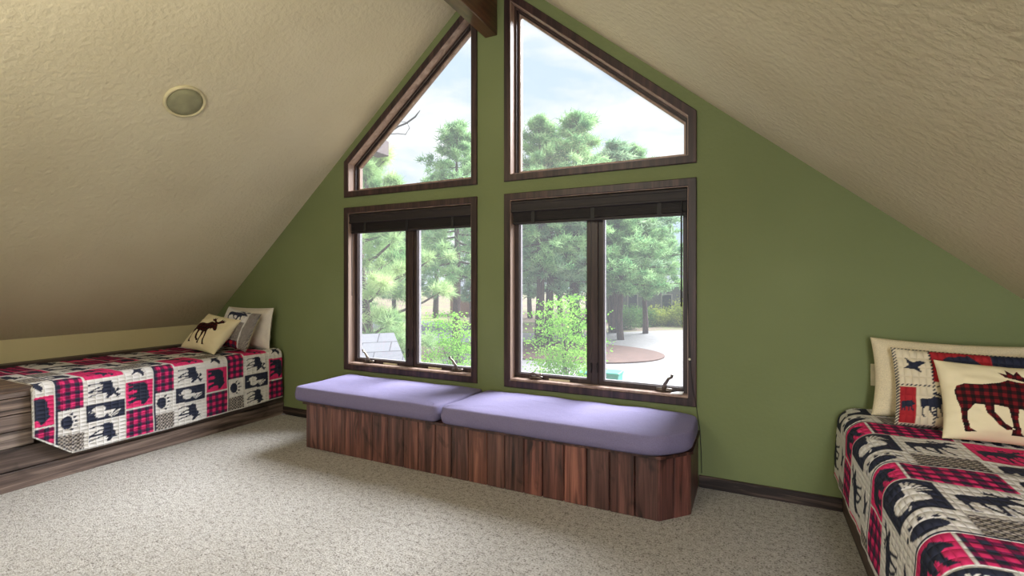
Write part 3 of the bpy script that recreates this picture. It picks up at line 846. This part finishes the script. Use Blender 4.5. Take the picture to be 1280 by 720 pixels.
pillow('pillow', 0.64, 0.40, 0.15, M['cream'], label='plain cream pillow standing rearmost on the right bed', loc=(0.875, 3.10, RZ - 0.012), yaw=-0.02, lean=0.2, roll=0.02, seed=8, pinch=0.06)
pillow('throw_cushion', 0.66, 0.37, 0.12, M['sham'], 130, pat_sham_right, 'patchwork sham with red blocks leaning on the plain cream pillow, right bed', 'cushion', loc=(0.945, 2.955, RZ - 0.008), yaw=0.0, lean=0.30, roll=0.02, seed=11, pinch=0.04)
pillow('throw_cushion', 0.48, 0.35, 0.14, M['printed'], 190, pat_moose(1, -0.025, 0.0, 0.38, 0.29), 'cream cushion with a plaid moose, foremost on the right bed', 'cushion', 'cream moose cushions', loc=(0.985, 2.80, RZ - 0.006), yaw=0.02, lean=0.42, roll=0.03, seed=13)
# wall outlet half behind the pillows
ol = thing('wall_outlet', (0.622, YW, 0.72), 'ivory outlet plate low on the green wall beside the right bed pillows', 'outlet')
bm = bmesh.new(); box(bm, (0.585, YW - 0.006, 0.72), (0.66, YW - 0.0003, 0.84), 0.002)
bm_obj('cover_plate', bm, M['ivory'], ol)
for zz in (0.755, 0.80):
    bm = bmesh.new(); box(bm, (0.606, YW - 0.008, zz - 0.014), (0.638, YW - 0.006, zz + 0.014), 0.001)
    bm_obj('socket', bm, M['white'], ol)

# ------------------------------------------------------------------ window bench
BX0, BX1, BXR = -3.115, -0.45, -0.303
BYF, BYC, BH = 2.70, 2.862, 0.337
bench = thing('window_bench', (-1.7, 3.0, 0), 'long low bench clad in reddish-brown vertical planks under the windows', 'bench')
bm = bmesh.new()
n = 20; cur = BX0; wsum = [random.uniform(0.92, 1.08) for _ in range(n)]; tot = sum(wsum)
tints = [(.92, .9, .92), (1, .98, .98), (1.0, .95, .95), (1.1, 1.0, .98), (1.05, .95, .92), (1.1, 1.02, 1.0), (.86, .86, .88), (.95, .92, .92), (1.0, .92, .86), (.9, .84, .82), (.95, .92, .9),
         (.72, .72, .74), (1.28, 1.15, 1.0), (.78, .78, .76), (.7, .72, .72), (1.25, 1.08, 1.0), (1.15, .98, .92), (1.0, .88, .84), (1.3, 1.1, .98), (.62, .62, .64), (.7, .66, .66), (.55, .53, .55), (.95, .84, .84)]
for i in range(n):
    w = (BX1 - BX0) * wsum[i] / tot
    box(bm, (cur + 0.002, BYF, 0), (cur + w - 0.002, BYF + 0.02, BH), 0.005, tint=tints[int(i * 1.15) % 23])
    cur += w
bm_obj('front_panel', bm, M['bench'], bench)
# chamfered corner: two planks along the diagonal
bm = bmesh.new()
d = Vector((BXR - BX1, BYC - BYF, 0)); L = d.length; ang = math.atan2(d.y, d.x)
rot = Matrix.Translation((BX1, BYF, 0)) @ Matrix.Rotation(ang, 4, 'Z')
box(bm, (0.0015, 0.0, 0), (L * 0.48 - 0.0015, 0.02, BH), 0.003, tint=(.62, .52, .56), rot=rot)
box(bm, (L * 0.48 + 0.0015, 0.0, 0), (L - 0.001, 0.02, BH), 0.003, tint=(1.12, .92, .92), rot=rot)
bm_obj('corner_panel', bm, M['bench'], bench)
bm = bmesh.new()
for i in range(3):
    y0 = BYC + (YW - 0.002 - BYC) * i / 3; y1 = BYC + (YW - 0.002 - BYC) * (i + 1) / 3
    box(bm, (BXR - 0.02, y0 + 0.0015, 0), (BXR, y1 - 0.0015, BH), 0.003, tint=(.75, .7, .7))
bm_obj('end_panel', bm, M['bench'], bench)
bm = bmesh.new()
for i in range(4):
    y0 = BYF + 0.022 + (YW - 0.002 - BYF - 0.022) * i / 4; y1 = BYF + 0.022 + (YW - 0.002 - BYF - 0.022) * (i + 1) / 4
    box(bm, (BX0 + 0.003, y0 + 0.0015, 0), (BX0 + 0.023, y1 - 0.0015, BH), 0.003, tint=(.8, .75, .75))
bm_obj('end_panel', bm, M['bench'], bench)
bm = bmesh.new()
lid = [(BX0 - 0.022, BYF - 0.012), (BX1 + 0.012, BYF - 0.012), (BXR + 0.012, BYC - 0.004), (BXR + 0.012, YW - 0.002), (BX0 - 0.022, YW - 0.002)]
prism(bm, [(x, y, BH + 0.0005) for x, y in lid], 0, (0, 0, 0.016))
lay = bm.verts.layers.float_color.new('Tint')
for v in bm.verts: v[lay] = (0.5, 0.45, 0.45, 1)
bm_obj('lid', bm, M['bench'], bench)

def cushion(name, outline, z0, z1, label, seed):
    """outline: counter-clockwise (x, y); rounded pad with soft edges"""
    # round the outline corners
    pts = []
    n = len(outline)
    for i in range(n):
        p0, p1, p2 = Vector(outline[i - 1][:2]), Vector(outline[i][:2]), Vector(outline[(i + 1) % n][:2]); r = outline[i][2]
        a = p1 + (p0 - p1).normalized() * r; b = p1 + (p2 - p1).normalized() * r
        for k in range(9):
            t = k / 8
            pts.append(a.lerp(p1, t).lerp(p1.lerp(b, t), t))
    # resample evenly
    closed = pts + [pts[0]]; seg = [(closed[i + 1] - closed[i]).length for i in range(len(pts))]; T = sum(seg); NS = 220
    out = []; i = 0; acc = 0
    for k in range(NS):
        d = T * k / NS
        while acc + seg[i] < d: acc += seg[i]; i += 1
        out.append(closed[i].lerp(closed[i + 1], (d - acc) / max(seg[i], 1e-6)))
    cx = sum((p.x for p in out)) / NS; cy = sum((p.y for p in out)) / NS
    c = Vector((cx, cy)); H = z1 - z0
    bm = bmesh.new(); rings = []
    nrm2 = []
    for k in range(NS):
        d = (out[(k + 1) % NS] - out[k - 1]).normalized(); nrm2.append(Vector((d.y, -d.x)))
    prof = [(-0.06, 0.0), (-0.022, 0.003), (-0.006, 0.016), (0.002, 0.04), (0.003, H * 0.55), (-0.002, H * 0.80), (-0.005, H * 0.915), (-0.010, H * 0.97), (-0.020, H), (-0.05, H + 0.005)]
    for off, h in prof:
        ringv = []
        for k, p in enumerate(out):
            nz = mnoise.noise(Vector((p.x * 6 + seed, p.y * 6, h * 9)))
            q = p + nrm2[k] * (off + 0.007 * nz)
            ringv.append(bm.verts.new((q.x, q.y, z0 + h + (0.004 * nz if h > 0.05 else 0))))
        rings.append(ringv)
    base = [Vector((v.co.x, v.co.y)) for v in rings[-1]]
    for s in (0.88, 0.74, 0.58, 0.4, 0.2):
        ringv = []
        for q in base:
            ex = Vector((cx + (q.x - cx) * s, cy + (q.y - cy) * s))
            nz = mnoise.noise(Vector((ex.x * 3 + seed, ex.y * 3, 1)))
            ringv.append(bm.verts.new((ex.x, ex.y, z1 + 0.006 + 0.010 * (1 - s) + 0.005 * nz)))
        rings.append(ringv)
    for r0, r1 in zip(rings, rings[1:]):
        for k in range(NS):
            bm.faces.new((r0[k], r0[(k + 1) % NS], r1[(k + 1) % NS], r1[k]))
    bm.faces.new(rings[-1]); bm.faces.new(rings[0][::-1])
    o = bm_obj(name, bm, M['lavender'], None, True)
    return tag(o, label, 'cushion', 'lavender bench cushions')
CZ = BH + 0.017
cushion('bench_cushion', [(-3.225, 2.665, .06), (-1.865, 2.655, .07), (-1.835, 3.262, .05), (-3.215, 3.265, .05)], CZ, 0.468, 'long lavender cushion covering the left half of the window bench', 2)
cushion('bench_cushion', [(-1.845, 2.655, .06), (-0.46, 2.645, .10), (-0.288, 2.83, .08), (-0.292, 3.245, .14), (-1.81, 3.262, .05)], CZ, 0.468, 'long lavender cushion with a clipped corner on the right half of the window bench', 6)

# ------------------------------------------------------------------ outdoors
GZ = -3.0
def flat(name, poly, z, mat, label, cat, thick=0.05):
    bm = bmesh.new(); prism(bm, [(x, y, z) for x, y in poly], 0, (0, 0, -thick))
    return tag(bm_obj(name, bm, mat), label, cat, kind='structure')
flat('ground', [(-150, 3.6), (90, 3.6), (90, 160), (-150, 160)], GZ, M['ground'], 'needle-strewn ground outside under the pines', 'ground', 0.3)
flat('driveway', [(-9.5, 16), (6, 16), (8, 44.5), (-4.5, 44.5), (-8.5, 41), (-13, 36.5), (-24, 34.5), (-24, 31.8), (-16, 30.5), (-15, 20)], GZ + 0.03, M['drive'], 'pale concrete driveway curving round the mulch island', 'driveway')
flat('lawn', [(-60, 33), (-20, 27), (-19, 34), (-24, 42), (-60, 60)], GZ + 0.02, M['lawn'], 'yellow-green lawn behind the lower left window', 'lawn')
flat('road', [(-40, 36.5), (-19, 27.5), (-15, 30), (-23, 38.5), (-40, 46)], GZ + 0.05, M['asphalt'], 'grey road seen through the lower left window', 'road')
el = [(-9.9 + 5.6 * math.cos(2 * PI * k / 48), 27.6 + 3.9 * math.sin(2 * PI * k / 48)) for k in range(48)]
flat('mulch_bed', el, GZ + 0.10, M['mulch'], 'oval reddish mulch island in the driveway', 'mulch bed', 0.1)

def pine_mesh(seed, H, R, crown0, mat, n_br, blades, blen, bw, lean=0.0, upsweep=0.15, clump=0.45, per_br=4):
    """returns (trunk mesh, foliage mesh) standing at the origin"""
    rng = random.Random(seed); nr = np.random.RandomState(seed)
    bm = bmesh.new()
    k = 10
    axis = [Vector((lean * H * (i / k) ** 1.3 + 0.06 * math.sin(i * 1.3 + seed), 0.06 * math.cos(i * 1.1 + seed), H * i / k)) for i in range(k + 1)]
    r0 = 0.018 * H + 0.05
    tube(bm, axis, [r0 * (1 - 0.93 * i / k) + 0.01 for i in range(k + 1)], 9)
    def ax(f):
        i = min(int(f * k), k - 1); return axis[i].lerp(axis[i + 1], f * k - i)
    centres = []
    for b in range(n_br):
        f = crown0 + (1 - crown0) * ((b + rng.random()) / n_br)
        u = (f - crown0) / (1 - crown0)
        env = (0.35 + 0.65 * math.sin(PI * min(1, u * 0.75 + 0.22))) * (1 - u ** 3.0 * 0.80)
        L = R * env * rng.uniform(0.6, 1.12)
        a = b * 2.399 + rng.uniform(-0.4, 0.4)
        p = ax(min(f, 0.995)); d = Vector((math.cos(a), math.sin(a), 0))
        sw = upsweep * (u * 2.2 - 0.5)
        pts = [p + d * (L * s) + Vector((0, 0, L * (sw * s + 0.12 * s * s * (1 if u > .3 else -1) - 0.05 * math.sin(s * 4)))) for s in (0, 0.35, 0.7, 1.0)]
        br = 0.012 * L + 0.012
        tube(bm, pts, [br * 1.4, br, br * 0.7, br * 0.3], 5, False)
        for j in range(per_br):
            s = 0.28 + 0.75 * (j + rng.random()) / per_br
            q = pts[0].lerp(pts[3], min(s, 1.03))
            q = q + Vector((rng.gauss(0, .17 * L * (0.4 + s) * 0.6), rng.gauss(0, .17 * L * (0.4 + s) * 0.6), rng.gauss(0.05, .10 * L)))
            centres.append((q, d))
    centres.append((axis[-1] + Vector((0, 0, 0.1)), Vector((0, 0, 1))))
    bmesh.ops.recalc_face_normals(bm, faces=bm.faces)
    tm = bpy.data.meshes.new('trunk'); bm.to_mesh(tm); bm.free(); tm.materials.append(M['bark']); tm.shade_smooth()
    C = np.array([c[0][:] for c in centres]); D = np.array([c[1][:] for c in centres])
    n = len(C) * blades
    Cr = np.repeat(C, blades, 0); Dr = np.repeat(D, blades, 0)
    dirs = nr.normal(size=(n, 3)) + Dr * 0.5 + np.array([0, 0, 0.35]); dirs /= np.linalg.norm(dirs, axis=1)[:, None]
    off = nr.normal(size=(n, 3)) * clump * np.array([0.5, 0.5, 0.30])
    base = Cr + off
    side = np.cross(dirs, nr.normal(size=(n, 3))); side /= np.linalg.norm(side, axis=1)[:, None] + 1e-9
    ln = blen * nr.uniform(0.7, 1.2, size=(n, 1))
    V = np.empty((n, 3, 3)); V[:, 0] = base - side * bw / 2; V[:, 1] = base + side * bw / 2; V[:, 2] = base + dirs * ln
    fm = np_mesh('foliage', V.reshape(-1, 3), np.arange(n * 3).reshape(-1, 3), 3)
    fm.materials.append(mat)
    return tm, fm
def leafy_mesh(seed, H, R, z0, mat, n_cl, leaves, size, layered=False, stem=0.03):
    rng = random.Random(seed); nr = np.random.RandomState(seed)
    bm = bmesh.new(); C = []
    top = Vector((0, 0, H * 0.72))
    tube(bm, [(0, 0, 0), (0.02 * H, 0.01, H * 0.3), top], [stem * 1.3, stem, stem * 0.5], 7)
    for b in range(n_cl):
        f = z0 + (1 - z0) * ((b + rng.random()) / n_cl)
        a = b * 2.399 + rng.uniform(-.3, .3)
        env = math.sqrt(max(0.03, 1 - ((f - (z0 + 0.42 * (1 - z0))) / (0.6 * (1 - z0))) ** 2))
        L = R * env * rng.uniform(0.45, 1.0)
        q = Vector((math.cos(a) * L, math.sin(a) * L, H * f))
        p = Vector((0, 0, H * max(0.12, f * 0.72 - 0.12 * L / max(R, .01))))
        tube(bm, [p, p.lerp(q, 0.5) + Vector((0, 0, 0.08 * L)), q], [stem * 0.4, stem * 0.28, stem * 0.12], 5, False)
        C.append(q)
        if L > 0.5 * R: C.append(p.lerp(q, 0.62) + Vector((0, 0, 0.05)))
    bmesh.ops.recalc_face_normals(bm, faces=bm.faces)
    tm = bpy.data.meshes.new('stem'); bm.to_mesh(tm); bm.free(); tm.materials.append(M['bark'])
    C = np.array([c[:] for c in C]); n = len(C) * leaves
    sp = R * 0.30
    base = np.repeat(C, leaves, 0) + nr.normal(size=(n, 3)) * np.array([sp, sp, sp * (0.17 if layered else 0.7)])
    base[:, 2] = np.maximum(base[:, 2], 0.03)
    u = nr.normal(size=(n, 3)); u[:, 2] = u[:, 2] * 0.5 - 0.25; u /= np.linalg.norm(u, axis=1)[:, None]
    w = np.cross(u, nr.normal(size=(n, 3))); w /= np.linalg.norm(w, axis=1)[:, None] + 1e-9
    s = size * nr.uniform(0.6, 1.25, size=(n, 1))
    V = np.empty((n, 4, 3)); V[:, 0] = base; V[:, 1] = base + u * s * .5 + w * s * .3; V[:, 2] = base + u * s; V[:, 3] = base + u * s * .5 - w * s * .3
    fm = np_mesh('foliage', V.reshape(-1, 3), np.arange(n * 4).reshape(-1, 4), 4)
    fm.materials.append(mat)
    return tm, fm
def plant(name, meshes, loc, label, cat, group=None, scale=1.0, rotz=0.0, stem_name='trunk'):
    t = thing(name, loc, label, cat, group, rotz=rotz); t.scale = (scale,) * 3 if not isinstance(scale, tuple) else scale
    for nm, me in zip((stem_name, 'foliage'), meshes):
        o = bpy.data.objects.new(nm, me); COL.objects.link(o); o.parent = t
    return t
PA = pine_mesh(11, 16.0, 4.0, 0.34, M['needle'], 50, 52, 0.44, 0.07, per_br=8, clump=0.30)
PB = pine_mesh(23, 15.0, 3.7, 0.24, M['needle2'], 50, 52, 0.44, 0.07, per_br=8, clump=0.30)
PC = pine_mesh(37, 10.0, 3.3, 0.37, M['needle'], 44, 60, 0.42, 0.065, lean=0.03, per_br=10, clump=0.30)
PD = pine_mesh(53, 12.5, 1.9, 0.22, M['needle2'], 60, 90, 0.3, 0.045, upsweep=0.3, per_br=4, clump=0.3)
NP = pine_mesh(71, 6.9, 1.75, 0.10, M['needle3'], 62, 130, 0.22, 0.011, per_br=11, upsweep=0.35, clump=0.075)
G1 = 'big pines round the driveway'
plant('pine_tree', NP, at(455, 9.0, GZ), 'near pine with long pale needles filling the left pane of the lower left window', 'tree', None, 1.0, 0.4)
plant('pine_tree', PA, at(571, 25.0, GZ), 'pine with a dark trunk behind the right pane of the lower left window', 'tree', G1, (0.72, 0.72, 0.76), 2.0)
plant('pine_tree', PA, at(675, 31.0, GZ), 'left pine of the dark trunk cluster on the mulch island', 'tree', G1, (0.95, 0.95, 0.90), 1.0)
plant('pine_tree', PB, at(687, 32.5, GZ), 'middle pine of the dark trunk cluster behind the mulch island', 'tree', G1, (1.0, 1.0, 0.93), 0.7)
plant('pine_tree', PA, at(719, 33.5, GZ), 'tallest pine, its crown filling the upper right window', 'tree', G1, (1.25, 1.25, 0.97), 3.1)
plant('pine_tree', PB, at(768, 40.0, GZ), 'pine to the right of the tallest one, tip showing low in the upper right window', 'tree', G1, (1.7, 1.7, 1.02), 2.2)
plant('pine_tree', PA, at(794, 70.0, GZ), 'far pine at the right end of the crowns in the upper right window', 'tree', G1, (1.75, 1.75, 1.45), 0.3)
plant('pine_tree', PC, at(776, 35.0, GZ), 'leaning broad pine left of the straight trunk before the grey house', 'tree', G1, (1.1, 1.1, 0.98), 2.6)
plant('pine_tree', PC, at(806, 39.0, GZ), 'broad pine with a straight trunk in front of the grey house', 'tree', G1, (1.0, 1.0, 0.92), 5.0)
plant('pine_tree', PD, at(838, 76.0, GZ), 'slender far pine behind the grey house roof', 'tree', None, 1.02, 1.0)
G2 = 'background pines beyond the drive'
L2 = 'hazy background pine in the tree line behind the nearer pines'
for i, (px, t, s) in enumerate(((430, 40, .8), (462, 46, .9), (492, 52, .95), (520, 44, .8), (545, 55, 1.0), (590, 42, .95), (618, 50, 1.0), (645, 46, .9), (662, 55, 1.05), (700, 50, .95), (735, 48, .95), (752, 56, 1.0), (790, 76, 1.1), (868, 80, .95))):
    plant('pine_tree', (PB, PA, PD)[i % 3] if px != 868 else PD, at(px, t, GZ), L2, 'tree', G2, s, i * 1.7)
# light-green young trees and shrubs
T1 = leafy_mesh(5, 4.0, 1.0, 0.30, M['maple'], 30, 130, 0.085, True)
plant('young_tree', T1, at(706, 13.0, GZ), 'bright light-green young tree in front of the right window, left pane', 'tree', 'light-green young trees', (0.95, 0.95, 0.96), 0.5)
plant('young_tree', T1, at(566, 11.5, GZ), 'bright light-green young tree in the right pane of the lower left window', 'tree', 'light-green young trees', (0.8, 0.8, 0.87), 2.4)
S1 = leafy_mesh(15, 2.1, 1.5, 0.10, M['shrub'], 40, 70, 0.16, False, 0.02)
S2 = leafy_mesh(19, 2.3, 1.5, 0.10, M['shrubd'], 40, 70, 0.16, False, 0.02)
SL_ = ('dark green shrub by the grey house, left of the straight pine trunk', 'dark green shrub directly behind the straight pine trunk', 'yellow-green shrub right of the straight pine trunk', 'wide yellow-green shrub below the grey house window', 'yellow shrub at the right edge of the right pane')
for (px, t, s, me), lb in zip(((784, 43.0, .8, S2), (806, 45.5, .68, S2), (820, 46, .72, S1), (836, 46.5, .66, S1), (856, 46, .95, S1)), SL_):
    plant('shrub', me, at(px, t, GZ), lb, 'shrub', 'shrubs before the grey house', s, px * 0.37, 'stem')
for (px, t, s, me), lb in zip(((492, 17, 0.8, S1), (473, 20, 0.8, S2), (535, 13.5, .45, S1)), ('yellow-green shrub beyond the porch roof', 'dark shrub behind the near pine', 'low green shrub at the foot of the left young tree')):
    plant('shrub', me, at(px, t, GZ), lb, 'shrub', None, s, px * 0.37, 'stem')

# grey house behind the drive
h = thing('house', at(845, 49, GZ), 'grey house half hidden behind shrubs and pines', 'house')
def hp(x, y, z): return (x, y, z)
c = at(838, 49)
hx0, hx1, hy0, hy1 = c.x - 7.5, c.x + 9.0, c.y, c.y + 9
bm = bmesh.new(); box(bm, (hx0, hy0, GZ), (hx1, hy1, GZ + 4.0)); bm_obj('wall', bm, M['siding'], h)
bm = bmesh.new()
prism(bm, [(hx0 - .5, hy0 - .5, GZ + 4.0), (hx0 - .5, hy1 + .5, GZ + 4.0), (hx0 - .5, (hy0 + hy1) / 2, GZ + 6.8)], 0, (hx1 - hx0 + 1, 0, 0))
bm_obj('roof', bm, M['roofm'], h)
for i, xx in enumerate((hx0 + 1.2, hx0 + 3.2, hx0 + 6.6, hx0 + 10.5)):
    bm = bmesh.new(); ring(bm, [(xx, GZ + 1.0), (xx + 1.1, GZ + 1.0), (xx + 1.1, GZ + 2.9), (xx, GZ + 2.9)], [(xx + .1, GZ + 1.1), (xx + 1.0, GZ + 1.1), (xx + 1.0, GZ + 2.8), (xx + .1, GZ + 2.8)], hy0 - 0.08, hy0 + 0.0)
    w = bm_obj('window_frame', bm, M['kerb'], h)
    bm = bmesh.new(); box(bm, (xx + .1, hy0 - 0.03, GZ + 1.1), (xx + 1.0, hy0 + 0.01, GZ + 2.8)); bm_obj('pane', bm, M['glassd'], w)
# reddish building far left
c = at(598, 58)
h = thing('building', (c.x, c.y, GZ), 'low reddish building between trunks beyond the road', 'building')
bm = bmesh.new(); box(bm, (c.x - 4, c.y, GZ), (c.x + 3, c.y + 6, GZ + 2.6)); bm_obj('wall', bm, M['stucco'], h)
bm = bmesh.new(); prism(bm, [(c.x - 4.5, c.y - .5, GZ + 2.6), (c.x - 4.5, c.y + 6.5, GZ + 2.6), (c.x - 4.5, c.y + 3, GZ + 4.2)], 0, (8, 0, 0)); bm_obj('roof', bm, M['roofm'], h)
bm = bmesh.new(); box(bm, (c.x - 1, c.y - .04, GZ + .9), (c.x + .4, c.y + .01, GZ + 2.0)); bm_obj('window', bm, M['glassd'], h)

# teal wheeled bins on the near edge of the drive
def wheelie(px, label):
    p = at(px, 17.3)
    b = thing('wheeled_bin', (p.x, p.y, GZ + 0.03), label, 'bin', 'teal wheeled bins')
    bm = bmesh.new(); z0, z1 = GZ + 0.09, GZ + 0.98
    lo = [(-.24, -.28), (.24, -.28), (.24, .26), (-.24, .26)]; hi = [(-.31, -.36), (.31, -.36), (.31, .34), (-.31, .34)]
    a = [bm.verts.new((p.x + x, p.y + y, z0)) for x, y in lo]; c_ = [bm.verts.new((p.x + x, p.y + y, z1)) for x, y in hi]
    bm.faces.new(a[::-1]); bm.faces.new(c_)
    for i in range(4): bm.faces.new((a[i], a[(i + 1) % 4], c_[(i + 1) % 4], c_[i]))
    bm_obj('body', bm, M['teal'], b)
    bm = bmesh.new(); box(bm, (p.x - .34, p.y - .40, z1), (p.x + .34, p.y + .36, z1 + 0.09), 0.03, seg=2)
    tube(bm, [(p.x - .26, p.y + .40, z1 + .03), (p.x + .26, p.y + .40, z1 + .03)], 0.025)
    bm_obj('lid', bm, M['teal'], b)
    for s in (-1, 1):
        bm = bmesh.new(); tube(bm, [(p.x + s * .25, p.y + .24, GZ + .13), (p.x + s * .31, p.y + .24, GZ + .13)], 0.10, 16); bm_obj('wheel', bm, M['dark'], b)
wheelie(737, 'teal wheeled bin left of the mullion beside the young tree')
wheelie(765, 'teal wheeled bin right of the mullion at the near edge of the drive')

# porch roof seen low through the lower left window
pr = thing('porch_roof', (-4.3, 4.7, GZ), 'grey shingled porch roof corner below the lower left window', 'roof')
P0 = Vector((-3.80, 4.56, 0.68)); ex = Vector((-0.86, -0.50, -0.06)).normalized(); dn = Vector((0.42, -0.72, -0.52)).normalized()
ex = (ex - dn * ex.dot(dn)).normalized()
A_, B_ = P0, P0 + ex * 1.9
Vq = [A_, B_, B_ + dn * 1.3, A_ + dn * 1.3 - ex * 0.5]
bm = bmesh.new()
nn = ex.cross(dn).normalized()
if nn.z < 0: nn = -nn
top = [bm.verts.new(p) for p in Vq]; bot = [bm.verts.new(p - nn * 0.06) for p in Vq]
uvl = bm.loops.layers.uv.new('UVMap')
f = bm.faces.new(top); bm.faces.new(bot[::-1])
for i in range(4): bm.faces.new((top[i], bot[i], bot[(i + 1) % 4], top[(i + 1) % 4]))
for fc in bm.faces:
    for l in fc.loops:
        d = l.vert.co - P0; l[uvl].uv = (d.dot(ex), d.dot(dn))
bm_obj('shingle_slope', bm, M['shingle'], pr)
bk = dn.copy(); bk.x, bk.y = -bk.x * 0.6, -bk.y * 0.6
bm = bmesh.new(); Vb = [A_, B_, B_ + bk * 1.2, A_ + bk * 1.2]
top = [bm.verts.new(p) for p in Vb]; bot = [bm.verts.new(p - Vector((0, 0, .06))) for p in Vb]
bm.faces.new(top); bm.faces.new(bot[::-1])
for i in range(4): bm.faces.new((top[i], bot[i], bot[(i + 1) % 4], top[(i + 1) % 4]))
bm_obj('rear_slope', bm, M['roofm'], pr)
for p in (A_ + dn * 1.15 - ex * .3, B_ + dn * 1.1):
    bm = bmesh.new(); box(bm, (p.x - .06, p.y - .06, GZ), (p.x + .06, p.y + .06, p.z - 0.07))
    bm_obj('post', bm, M['fascia'], pr)

# wooden bracket block and curved dark hooks outside the upper left window
def wpt(px, py, y):
    u = (px - 640) / FPX; v = (350 - py) / FPX
    d = FWD + RGT * u + Vector((0, 0, v)); t = y / d.y
    return Vector((0, 0, CAM_H)) + d * t
hk = thing('eave_bracket', wpt(474, 188, 3.62), 'small brown wooden eave bracket with curved hooks outside the upper left window', 'bracket')
c = wpt(470, 186, 3.62)
bm = bmesh.new(); box(bm, (c.x - 0.09, 3.45, c.z - 0.05), (c.x + 0.05, 3.75, c.z + 0.10), 0.006)
bm_obj('block', bm, M['fascia'], hk)
for pts, r in (([(486, 166), (498, 158), (508, 154), (519, 146), (525, 138)], 0.008), ([(484, 168), (497, 167), (507, 168), (512, 160), (509, 153), (500, 152)], 0.004)):
    bm = bmesh.new(); tube(bm, [wpt(a, b_, 3.70) for a, b_ in pts], [r] * (len(pts) - 1) + [r * 0.4], 8)
    bm_obj('hook', bm, M['dark'], hk, True)

# ------------------------------------------------------------------ light
sun_d = bpy.data.lights.new('veiled_sun', 'SUN'); sun_d.energy = 19.0; sun_d.angle = math.radians(42); sun_d.color = (0.93, 0.95, 1.0)
sun = bpy.data.objects.new('veiled_sun', sun_d); COL.objects.link(sun)
sun.rotation_euler = Vector((-0.40, -0.85, -0.80)).to_track_quat('-Z', 'Y').to_euler()
sun.location = (10, 25, 25)

wd = bpy.data.worlds.new('sky'); SC.world = wd; wd.use_nodes = True
nt = wd.node_tree; bg = nt.nodes['Background']
tc = nt.nodes.new('ShaderNodeTexCoord')
mp = nd(nt, 'ShaderNodeMapping'); mp.inputs['Scale'].default_value = (1.0, 1.0, 2.6)
nt.links.new(tc.outputs['Generated'], mp.inputs['Vector'])
cl = nd(nt, 'ShaderNodeTexNoise', Scale=3.2, Detail=7.0, Roughness=0.55, Distortion=0.3)
nt.links.new(mp.outputs['Vector'], cl.inputs['Vector'])
cr = ramp(nt, [(0.40, (0, 0, 0)), (0.55, (255, 255, 255))])
nt.links.new(cl.outputs['Fac'], cr.inputs['Fac'])
mx = nd(nt, 'ShaderNodeMixRGB')
mx.inputs['Color1'].default_value = (0.66, 0.81, 1.0, 1); mx.inputs['Color2'].default_value = (0.98, 0.99, 1.0, 1)
nt.links.new(cr.outputs['Color'], mx.inputs['Fac'])
sx = nt.nodes.new('ShaderNodeSeparateXYZ'); nt.links.new(tc.outputs['Generated'], sx.inputs[0])
mr = nd(nt, 'ShaderNodeMapRange'); mr.inputs['From Min'].default_value = 0.50; mr.inputs['From Max'].default_value = 0.80
mr.inputs['To Min'].default_value = 1.0; mr.inputs['To Max'].default_value = 1.6
nt.links.new(sx.outputs['Z'], mr.inputs['Value'])
nt.links.new(mx.outputs['Color'], bg.inputs['Color']); nt.links.new(mr.outputs['Result'], bg.inputs['Strength'])
wd.cycles.sampling_method = 'MANUAL'; wd.cycles.sample_map_resolution = 512

def area(name, loc, target, size, power, color, sy=None):
    d = bpy.data.lights.new(name, 'AREA'); d.energy = power; d.color = color
    d.shape = 'RECTANGLE' if sy else 'SQUARE'; d.size = size
    if sy: d.size_y = sy
    o = bpy.data.objects.new(name, d); COL.objects.link(o); o.location = loc
    o.rotation_euler = (Vector(target) - Vector(loc)).to_track_quat('-Z', 'Y').to_euler()
    return o
area('loft_ceiling_lamp', (-1.79, -2.2, 2.95), (-1.9, 0.8, 0.6), 0.9, 18, (1.0, 0.94, 0.84))  # added warm fill from behind the camera, no fixture modelled
pd = bpy.data.lights.new('ridge_point_fill', 'POINT'); pd.energy = 50; pd.color = (1.0, 0.93, 0.82); pd.shadow_soft_size = 0.25  # bare point fill added under the ridge to lift ceilings and walls
po = bpy.data.objects.new('ridge_point_fill', pd); COL.objects.link(po); po.location = (-1.79, -0.7, 2.5)

rw = area('rear_window_daylight', (0.45, -3.3, 1.05), (0.75, 1.5, 0.5), 0.9, 30, (0.93, 0.96, 1.0)); rw.data.spread = math.radians(110)  # added cool fill towards the right bed; the rear wall has no window

up = area('uplighter_lamp', (-1.79, -0.5, 1.9), (-1.79, -0.49, 5.0), 0.5, 75, (1.0, 0.94, 0.83))  # upward fill added out of view to brighten the ceiling slopes
sd = bpy.data.lights.new('reading_lamp', 'SPOT'); sd.energy = 75; sd.color = (0.97, 0.97, 1.0); sd.spot_size = math.radians(95); sd.spot_blend = 1.0; sd.shadow_soft_size = 0.12  # unseen spot added to brighten the right bed
so = bpy.data.objects.new('reading_lamp', sd); COL.objects.link(so); so.location = (0.62, 0.15, 1.5)
so.rotation_euler = Vector((0.15, 1.5, -1.0)).to_track_quat('-Z', 'Y').to_euler()

# ------------------------------------------------------------------ view
vs = SC.view_settings
vs.view_transform = 'Standard'; vs.look = 'None'; vs.gamma = 1.0; vs.use_curve_mapping = False
vs.exposure = 0.0
SC.cycles.use_denoising = True
SC.cycles.max_bounces = 10; SC.cycles.diffuse_bounces = 5; SC.cycles.transparent_max_bounces = 24
SC.cycles.sample_clamp_indirect = 6.0
